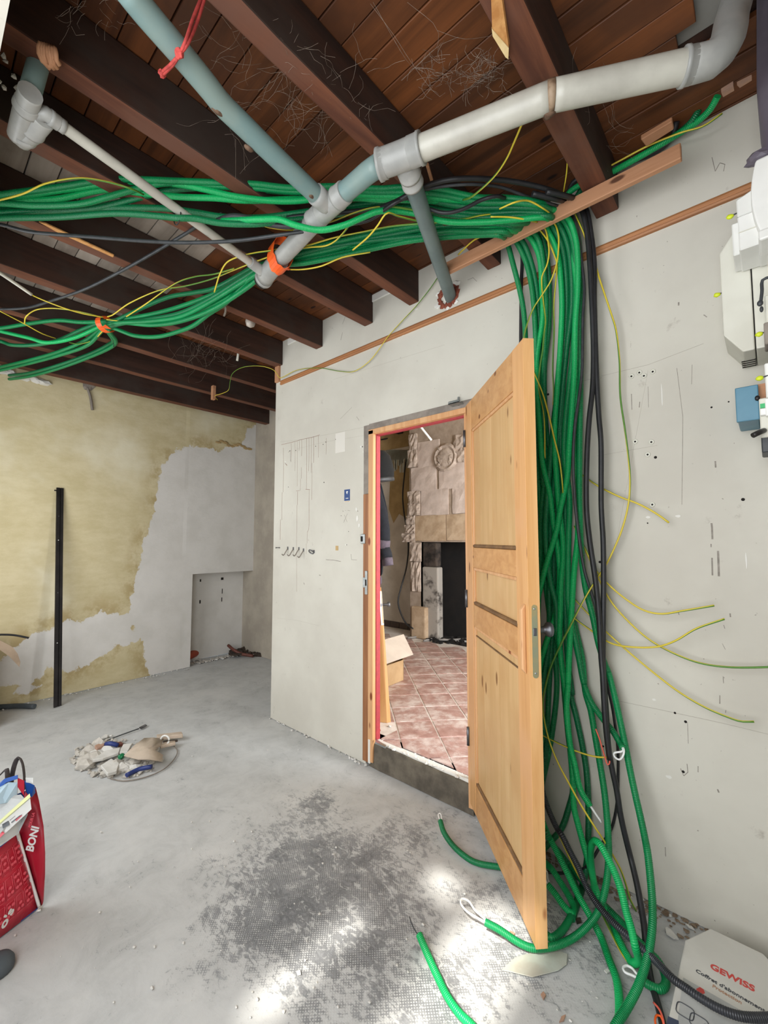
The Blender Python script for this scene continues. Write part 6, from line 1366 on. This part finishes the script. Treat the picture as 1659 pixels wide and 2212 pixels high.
slab([(338, 1594), (392, 1588), (395, 1594), (340, 1600)], .02, .025, M_DUSTW, 'wood_stick', 'pale wooden stick at the back right of the rubble heap', 'stick')
slab([(345, 1612), (378, 1605), (379, 1610), (346, 1618)], .02, .02, M_DUSTW, 'wood_stick', 'short wooden stick below the longer one in the heap', 'stick')
slab([(352, 1603), (384, 1600), (384, 1603), (353, 1606)], .03, .01, M_DIRT, 'dark_strip', 'dark strip between the two sticks in the heap', 'strip')
P_ = [(268, 1634), (290, 1612), (312, 1596), (330, 1595), (352, 1597), (346, 1612), (333, 1622), (352, 1632), (348, 1646), (325, 1642), (300, 1642)]
m = MB(); pts = [at(a, b, 'z', .075 - .02 * (k % 3) + (.02 if k in (1, 2, 3) else 0)) for k, (a, b) in enumerate(P_)]; c_ = at(318, 1620, 'z', .09)
b_ = len(m.v); m.v += [tuple(c_)] + [tuple(p) for p in pts]
for k in range(len(pts)): m.face((0, 1 + k, 1 + (k + 1) % len(pts)), 0, True)
o_ = m.build('torn_cardboard', plain('dusty_cardboard', '#cbbba9', '#b5a593', 9, .85, .2, 30), label='dusty torn cardboard sheet lying over the rubble heap', cat='cardboard'); md = o_.modifiers.new('thick', 'SOLIDIFY'); md.thickness = .006
MB().tube([at(229, 1607, 'z', .06), at(240, 1606, 'z', .07), at(255, 1610, 'z', .05)], .014, 10, .02).build('blue_offcut', M_BLUEC, label='blue conduit offcut at the back of the rubble heap', cat='offcut')
MB().tube([at(273, 1675, 'z', .02), at(300, 1662, 'z', .02), at(328, 1656, 'z', .03)], .013, 10, .02).build('blue_offcut', M_BLUEC, label='blue conduit offcut at the front edge of the rubble heap', cat='offcut')
MB().ball(at(262, 1634, 'z', .05), (.02, .02, .016), 2, .15, 3).build('green_scrap', M_GRND, label='green plastic scrap in the middle of the rubble heap', cat='scrap')
p = at(356, 1599, 'z', .06); MB().tube([p + Vector((.028 * math.cos(a) * .7, .028 * math.cos(a) * .7, .03 * math.sin(a))) for a in [k / 16 * 6.0 for k in range(17)]], .006, 8, .008).build('white_ring', M_WHITEP, label='white plastic ring standing on the torn cardboard', cat='ring')
slab([(218, 1595), (228, 1589), (234, 1590), (232, 1594), (220, 1598)], .004, .012, M_RUBW, 'plaster_chip', 'white oval plaster chip behind the rubble heap', 'chip')
slab([(235, 1592), (244, 1589), (241, 1592)], .004, .010, M_RUBW, 'plaster_chip', 'small white chip right of the oval one', 'chip')
MB().tube([at(186, 1632, 'z', .01), at(205, 1612, 'z', .01), at(240, 1596, 'z', .01), at(280, 1581, 'z', .01), at(300, 1574, 'z', .014)], .004, 6, .03).build('thin_wire', M_GREYC, label='thin dark wire behind the rubble heap', cat='wire')
slab([(300, 1573), (314, 1566), (318, 1568), (304, 1576)], .006, .008, M_DKMETAL, 'wire_tip', 'flat dark metal tab beyond the thin dark wire', 'tab')
MB().tube(path([(238, 1682, 'z', .005), (268, 1687, 'z', .005), (310, 1680, 'z', .005), (350, 1664, 'z', .005), (376, 1640, 'z', .005), (383, 1622, 'z', .006), (376, 1612, 'z', .01)]), .0032, 6, .03).build('thin_wire', M_GREY, label='thin wire looping round the front of the rubble heap', cat='wire')

# ================================================================== RED BAG, LEFT EDGE
BG = thing('shopping_bag', at(60, 1960, 'z', 0), 'red shopping bag stuffed with papers at the left edge', 'bag')
C0, C1 = at(88, 1958, 'z', 0), at(40, 1800, 'z', .30)
D0, D1 = at(-110, 2110, 'z', 0), at(-60, 1880, 'z', .30)
rp = [at(a, b, 'z', z) for a, b, z in ((92, 1938, .03), (97, 1890, .13), (97, 1845, .21), (93, 1785, .31), (84, 1730, .38), (77, 1700, .42))]
lt = [lerp(C0, C1, t) for t in (0, .2, .45, .7, .9, 1)]
m = MB(); rows = []
for l_, r_ in zip(lt, rp): rows.append([l_, lerp(l_, r_, .35) + Vector((.012, .0, 0)), lerp(l_, r_, .7) + Vector((.008, .004, 0)), r_])
top_ = at(60, 1690, 'z', .44)
for r_ in rows: m.v += [tuple(p) for p in r_]
for j in range(5):
    for i in range(3): k = j * 4 + i; m.face((k, k + 1, k + 5, k + 4), 0, True)
k0 = len(m.v); inner = at(48, 1745, 'z', .38); m.v += [tuple(inner), tuple(top_)]; m.face((20, 21, 22, 23, k0 + 1, k0), 0, True)
o_ = m.build('side_panel', M_BAGDK, BG); md = o_.modifiers.new('thick', 'SOLIDIFY'); md.thickness = .003; SIDE = rows
m = MB(); rows = []
for j in range(7):
    t = j / 6; l_ = lerp(D0, D1, t); r_ = lerp(C0, C1, t); bow = .03 * math.sin(math.pi * min(1, t * 1.1))
    rows.append([lerp(l_, r_, i / 8) + Vector((.9, .45, 0)) * (bow * math.sin(math.pi * i / 8)) for i in range(9)])
for r_ in rows: m.v += [tuple(p) for p in r_]
for j in range(6):
    for i in range(8): k = j * 9 + i; m.face((k, k + 1, k + 10, k + 9), 0, True)
o_ = m.build('front_panel', M_BAGRED, BG); md = o_.modifiers.new('thick', 'SOLIDIFY'); md.thickness = .003
FRONT = rows
MB().tube([C0 + Vector((.006, -.004, 0)), lerp(C0, C1, .5) + Vector((.008, -.004, .0)), C1 + Vector((.006, -.004, .004))], .0055, 8, .02).build('white_piping', M_WHITEP, BG)
MB().tube([C0 + Vector((.008, 0, .004)), at(78, 1972, 'z', .006), at(88, 1966, 'z', .006)], .004, 8, .02).build('white_piping', M_WHITEP, BG)
# back and far panels close the bag
bk0, bk1 = D0 + Vector((-.22, -.10, 0)), D1 + Vector((-.25, -.05, .08))
m = MB(); m.poly([rp[0], bk0, bk1, rp[-1]]); m.poly([D0, bk0, bk1, D1]); m.poly([C0, D0, bk0, rp[0]]); o_ = m.build('back_panel', M_BAGBLUE, BG); md = o_.modifiers.new('thick', 'SOLIDIFY'); md.thickness = .003
# printed pattern: outlined cells with dots on the front
def onF(u, v):
    """point on the front panel, u across 0..1, v up 0..1, slightly proud"""
    x, y = u * 8, v * 6; i, j = min(int(x), 7), min(int(y), 5); fx, fy = x - i, y - j
    p = lerp(lerp(FRONT[j][i], FRONT[j][i + 1], fx), lerp(FRONT[j + 1][i], FRONT[j + 1][i + 1], fx), fy); return p + Vector((.9, .45, .1)) * .004
m = MB()
for a in range(6):
    for b in range(3):
        u0, u1, v0, v1 = .10 + a * .145, .10 + a * .145 + .115, .16 + b * .27, .16 + b * .27 + .22
        q4 = [(u0, v0), (u1, v0), (u1, v1), (u0, v1)]
        for k in range(4): m.tube([onF(*q4[k]), onF(*q4[(k + 1) % 4])], .0008, 4, raw=True)
        for du, dv in ((.25, .22), (.75, .22), (.5, .5), (.25, .78), (.75, .78))[: (5 if (a + b) % 2 else 3)]:
            c_ = onF(u0 + (u1 - u0) * du, v0 + (v1 - v0) * dv); m.lathe([(.0055, 0), (.0055, .0003)], c_, (.9, .45, .1), 8)
m.build('printed_pattern', M_BAGL, BG)
DG = None
def text(name, body, mat, org, xdir, ydir, size, par, bold=.0, ext=.0004):
    cu = bpy.data.curves.new(name, 'FONT'); cu.body = body; cu.size = size; cu.extrude = ext; cu.offset = bold; cu.resolution_u = 3
    tmp = bpy.data.objects.new(name + '_tmp', cu); COL.objects.link(tmp)
    bpy.context.view_layer.update()
    me = bpy.data.meshes.new_from_object(tmp.evaluated_get(bpy.context.evaluated_depsgraph_get()))
    bpy.data.objects.remove(tmp); bpy.data.curves.remove(cu)
    x, y = Vector(xdir).normalized(), Vector(ydir); y = (y - x * y.dot(x)).normalized(); z = x.cross(y)
    me.transform(Matrix(((x.x, y.x, z.x, 0), (x.y, y.y, z.y, 0), (x.z, y.z, z.z, 0), (0, 0, 0, 1))))
    me.materials.clear(); me.materials.append(mat); me.name = name
    ob = bpy.data.objects.new(name, me); place(ob, org, par); return ob
def onS(j, i): return SIDE[j][i]
tB = (SIDE[2][1] - CAM0).dot(FW) - .025
def dp(px, py): return CAM0 + ray(px, py) * tB
text('lettering', 'BONI', M_PAPER, dp(71, 1841), dp(88, 1766) - dp(70, 1838), dp(58, 1822) - dp(70, 1838), .040, BG, .0012)
text('small_lettering', 'POUR LA', M_BAGL, dp(66, 1788), dp(80, 1740) - dp(66, 1788), dp(58, 1780) - dp(66, 1788), .014, BG, .0005)
p = onF(.80, .10); xd = onF(.92, .14) - onF(.78, .04); text('lettering', "o's", M_PAPER, at(-2, 2000, 'z', .06) + Vector((.03, .01, 0)), onF(.95, .25) - onF(.75, .1), Vector((0, 0, 1)), .046, BG, .0015)
# handles and contents
MB().tube([at(a, b, 'z', z) for a, b, z in ((22, 1712, .40), (26, 1675, .46), (34, 1645, .51), (40, 1636, .525), (47, 1645, .51), (52, 1670, .47), (53, 1706, .41))], .0085, 8, .01, flat=.35).build('handle', M_HANDLE, BG)
MB().tube([at(a, b, 'z', z) for a, b, z in ((-12, 1685, .46), (2, 1672, .48), (14, 1662, .50), (16, 1680, .47), (17, 1714, .41))], .008, 8, .01, flat=.35).build('handle', M_HANDLE, BG)
def leaf(name, mat, pts, label, cat='paper', th=.003): 
    P = [at(*p) for p in pts]; c_ = sum(P, Vector()) / len(P); nrm = Vector((.6, -.5, .6)); m = MB(); m.prism(P, nrm.normalized() * -th); return m.build(name, mat, label=label, cat=cat)
lf = thing('paper_pack', at(30, 1760, 'z', .33), 'plastic wrapped printed sheets tilted out of the red bag', 'papers')
def leafp(name, mat, pts, lift=0, th=.002):
    P = [at(a, b, 'z', z) - (at(a, b, 'z', z) - CAM0).normalized() * lift for a, b, z in pts]; m = MB(); m.prism(P, (at(*pts[0][:2], 'z', pts[0][2]) - CAM0).normalized() * th); return m.build(name, mat, lf)
leafp('plastic_wrap', M_CLEARP, [(-30, 1840, .34), (-30, 1760, .40), (4, 1722, .44), (45, 1716, .44), (56, 1728, .43), (60, 1760, .39), (40, 1800, .33), (-30, 1850, .33)], .0)
leafp('printed_sheet', M_PAPER, [(-30, 1800, .37), (0, 1776, .39), (64, 1716, .45), (68, 1748, .41), (0, 1812, .34), (-30, 1838, .32)], .012)
leafp('yellow_edge', M_LGREEN, [(-30, 1795, .372), (0, 1772, .394), (64, 1714, .452), (66, 1722, .444), (0, 1780, .385), (-30, 1803, .365)], .016)
leafp('printed_block', M_BAGL, [(33, 1757, .40), (46, 1746, .41), (48, 1762, .395), (34, 1774, .385)], .017)
leafp('printed_block', M_BAGL, [(-10, 1800, .365), (0, 1790, .37), (10, 1800, .36), (-6, 1816, .345)], .017)
leafp('printed_line', M_INK, [(20, 1770, .39), (32, 1760, .40), (33, 1763, .397), (21, 1773, .387)], .017); leafp('printed_line', M_INK, [(24, 1776, .384), (50, 1755, .402), (51, 1757, .40), (25, 1778, .382)], .017)
leafp('grey_stamp', M_INK, [(4, 1778, .383), (18, 1770, .39), (20, 1782, .38), (6, 1790, .373)], .017); leafp('printed_line', M_BAGL, [(55, 1742, .415), (63, 1738, .418), (64, 1743, .413), (56, 1747, .41)], .017)
leaf('blue_card', plain('pale_blue_card', '#a9c0cc', '#9db4c2', 4, .6), [(-20, 1738, 'z', .44), (0, 1700, 'z', .47), (18, 1690, 'z', .48), (38, 1690, 'z', .475), (36, 1730, 'z', .42), (10, 1735, 'z', .43)], 'pale blue card standing in the red bag')
leaf('blue_lining', M_BAGBLUE, [(-20, 1706, 'z', .46), (10, 1682, 'z', .49), (38, 1674, 'z', .50), (38, 1682, 'z', .49), (14, 1690, 'z', .48), (-20, 1716, 'z', .45)], 'blue folded plastic inside the back of the red bag', 'plastic')
leaf('red_card', M_BAGDK, [(38, 1680, 'z', .49), (52, 1686, 'z', .48), (52, 1720, 'z', .43), (38, 1700, 'z', .46)], 'dark red card between the handles in the red bag')
leaf('blue_fold', M_BAGBLUE, [(53, 1686, 'z', .48), (74, 1696, 'z', .46), (76, 1712, 'z', .42), (68, 1722, 'z', .41), (56, 1712, 'z', .43)], 'blue fold of lining at the right rim of the red bag', 'plastic')
leaf('white_card', M_PAPER, [(55, 1680, 'z', .50), (72, 1680, 'z', .50), (72, 1692, 'z', .48), (56, 1690, 'z', .48)], 'white card corner behind the right rim of the red bag')
p = at(4, 2080, 'z', .025); t_ = thing('rubber_cap', p, 'dark grey rounded rubber piece below the red bag, bottom left', 'rubber')
MB().lathe([(.044, 0), (.046, .008), (.044, .024), (.035, .038), (.018, .046), (.001, .047)], (p.x - .01, p.y - .01, 0), (0, 0, 1), 24).build('dome', M_SLATE, t_); MB().ball((p.x + .02, p.y - .02, .012), (.012, .01, .008), 1, .2, 3).build('plaster_speck', M_RUBW, t_)

# ================================================================== PACKAGING AND FLAKES, BOTTOM RIGHT
GT = .105; x0 = at(1480, 2030, 'z', GT).x; oc = [(x0, at(1480, 2030, 'z', GT).y), (at(1534, 2008, 'z', GT).x, 1.868), (-.075, 1.868), (-.01, 1.80), (-.01, 1.30), (-.08, 1.22), (x0 + .05, 1.22), (x0, 1.29)]
GB_ = thing('packaging_box', (-.14, 1.55, 0), 'white chamfered packaging box with red lettering on the floor, bottom right', 'box')
MB().prism([Vector((a, b, .002)) for a, b in oc], (0, 0, GT - .002)).build('carton', M_BOXW, GB_, bevel=.004, seg=2)
def flatp(name, mat, pts, up_=.0006): MB().prism([Vector((p.x, p.y, GT + .0002)) for p in [at(a, b, 'z', GT) for a, b in pts]], (0, 0, up_)).build(name, mat, GB_)
oT = at(1535, 2092, 'z', GT); eT = at(1632, 2144, 'z', GT); xd = eT - oT
text('red_lettering', 'GEWISS', M_INKR, oT + Vector((-.002, 0, .0006)), xd, (0, 1, 0), .030, GB_, .0009)
oC = at(1502, 2099, 'z', GT); text('grey_lettering', "Coffret d'abonnement", M_INKB, oC + Vector((0, 0, .0006)), at(1636, 2178, 'z', GT) - oC, (0, 1, 0), .0175, GB_, .0003)
oC = at(1538, 2132, 'z', GT); text('red_small_lettering', "Protection", plain('tan_print', '#b08a70', None, 5, .6), oC + Vector((0, 0, .0006)), at(1636, 2190, 'z', GT) - oC, (0, 1, 0), .0155, GB_, .0003)
flatp('printed_panel', plain('grey_photo_print', '#a3a5a4', '#b6b7b5', 8, .5), [(1476, 2112), (1560, 2160), (1659, 2216), (1700, 2300), (1480, 2300), (1463, 2212)])
flatp('red_button_print', M_INKR, [(1504, 2137), (1512, 2133), (1520, 2138), (1523, 2146), (1515, 2150), (1506, 2145)], .001)
for k, (a, b) in enumerate(((1470, 2175), (1500, 2200), (1528, 2226))):
    c_ = at(a + 10, b + 10, 'z', GT); m = MB()
    rr = [Vector((c_.x + .020 * math.copysign(abs(math.cos(t)) ** .5, math.cos(t)), c_.y + .020 * math.copysign(abs(math.sin(t)) ** .5, math.sin(t)), GT + .0012)) for t in [j / 24 * 6.2832 for j in range(25)]]
    m.tube(rr, .0013, 6, raw=True); m.build('socket_print', M_INKB, GB_)
flatp('dark_band', plain('navy_band', '#3a4258', None, 4, .5), [(1443, 2196), (1466, 2206), (1470, 2300), (1425, 2300)], .0012)
flk = [(1083, 2097), (1112, 2070), (1150, 2058), (1210, 2056), (1226, 2062), (1224, 2084), (1206, 2098), (1150, 2112), (1108, 2102)]
MB().prism([at(a, b, 'z', .002) for a, b in flk], (0, 0, .003)).build('paint_flake', M_CHIP, label='large flat grey green paint flake on the floor under the door corner', cat='flake', bevel=.001)
for k, (pts, lab) in enumerate((([(1437, 2007), (1441, 2004), (1450, 2010), (1466, 2030), (1456, 2029), (1440, 2019)], 'white leaf shaped flake beside the right conduit at the wall foot'), ([(1481, 1997), (1492, 2001), (1501, 2010), (1488, 2005)], 'thin white flake near the packaging at the wall foot'), ([(1168, 2150), (1174, 2144), (1179, 2152), (1174, 2162)], 'small reddish flake on the floor before the paint flake'), ([(1305, 2098), (1312, 2094), (1318, 2100), (1311, 2104)], 'small white flake left of the white pull loop'), ([(1184, 1944), (1190, 1946), (1188, 1952), (1182, 1950)], 'small white flake right of the door edge low down'), ([(1102, 2012), (1113, 2018), (1108, 2028), (1098, 2022)], 'tan flake beside the large conduit under the door'), ([(1243, 1985), (1254, 1984), (1256, 1994), (1246, 1997)], 'dark crumb among the conduits on the floor'), ([(640, 2100), (648, 2098), (650, 2106), (643, 2108)], 'white speck alone on the open floor'), ([(1002, 1745), (1008, 1742), (1009, 1752), (1003, 1753)], 'mortar crumb at the foot of the concrete step'), ([(1213, 2198), (1222, 2194), (1218, 2206), (1208, 2210)], 'small reddish shard at the bottom of the floor'))):
    MB().prism([at(a, b, 'z', .001) for a, b in pts], (0, 0, .004)).build('flake', (M_RUBW, M_RUBW, M_RUBP, M_RUBW, M_RUBW, M_RUBP, M_DIRT, M_RUBW, M_RUBW, M_RUBP)[k], label=lab, cat='flake')
m = MB()
for k in range(330):
    x = R.uniform(-1.0, .1); yy = WY - abs(R.gauss(0, .045)) - .004; s_ = R.uniform(.0025, .0085); m.ball((x, yy, s_ * .3), (s_ * 1.4, s_, s_ * .5), 1, .35, k)
m.build('dark_debris', plain('brown_wall_foot_dirt', '#6d5a48', '#8a7a68', 20, .95, .4, 60), kind='stuff', label='brown dirt and grit along the wall foot by the packaging', cat='debris')
m = MB()
for k in range(150):
    p = at(R.uniform(0, 1500), R.uniform(1560, 2212), 'z', 0)
    if not (p.y < 1.95 and p.x > -4.7): continue
    s_ = R.uniform(.0015, .005); m.ball((p.x, p.y, s_ * .5), (s_ * 1.3, s_, s_ * .7), 1, .3, k)
m.build('floor_grit', M_RUBW, kind='stuff', label='scattered white grit over the concrete floor', cat='grit')
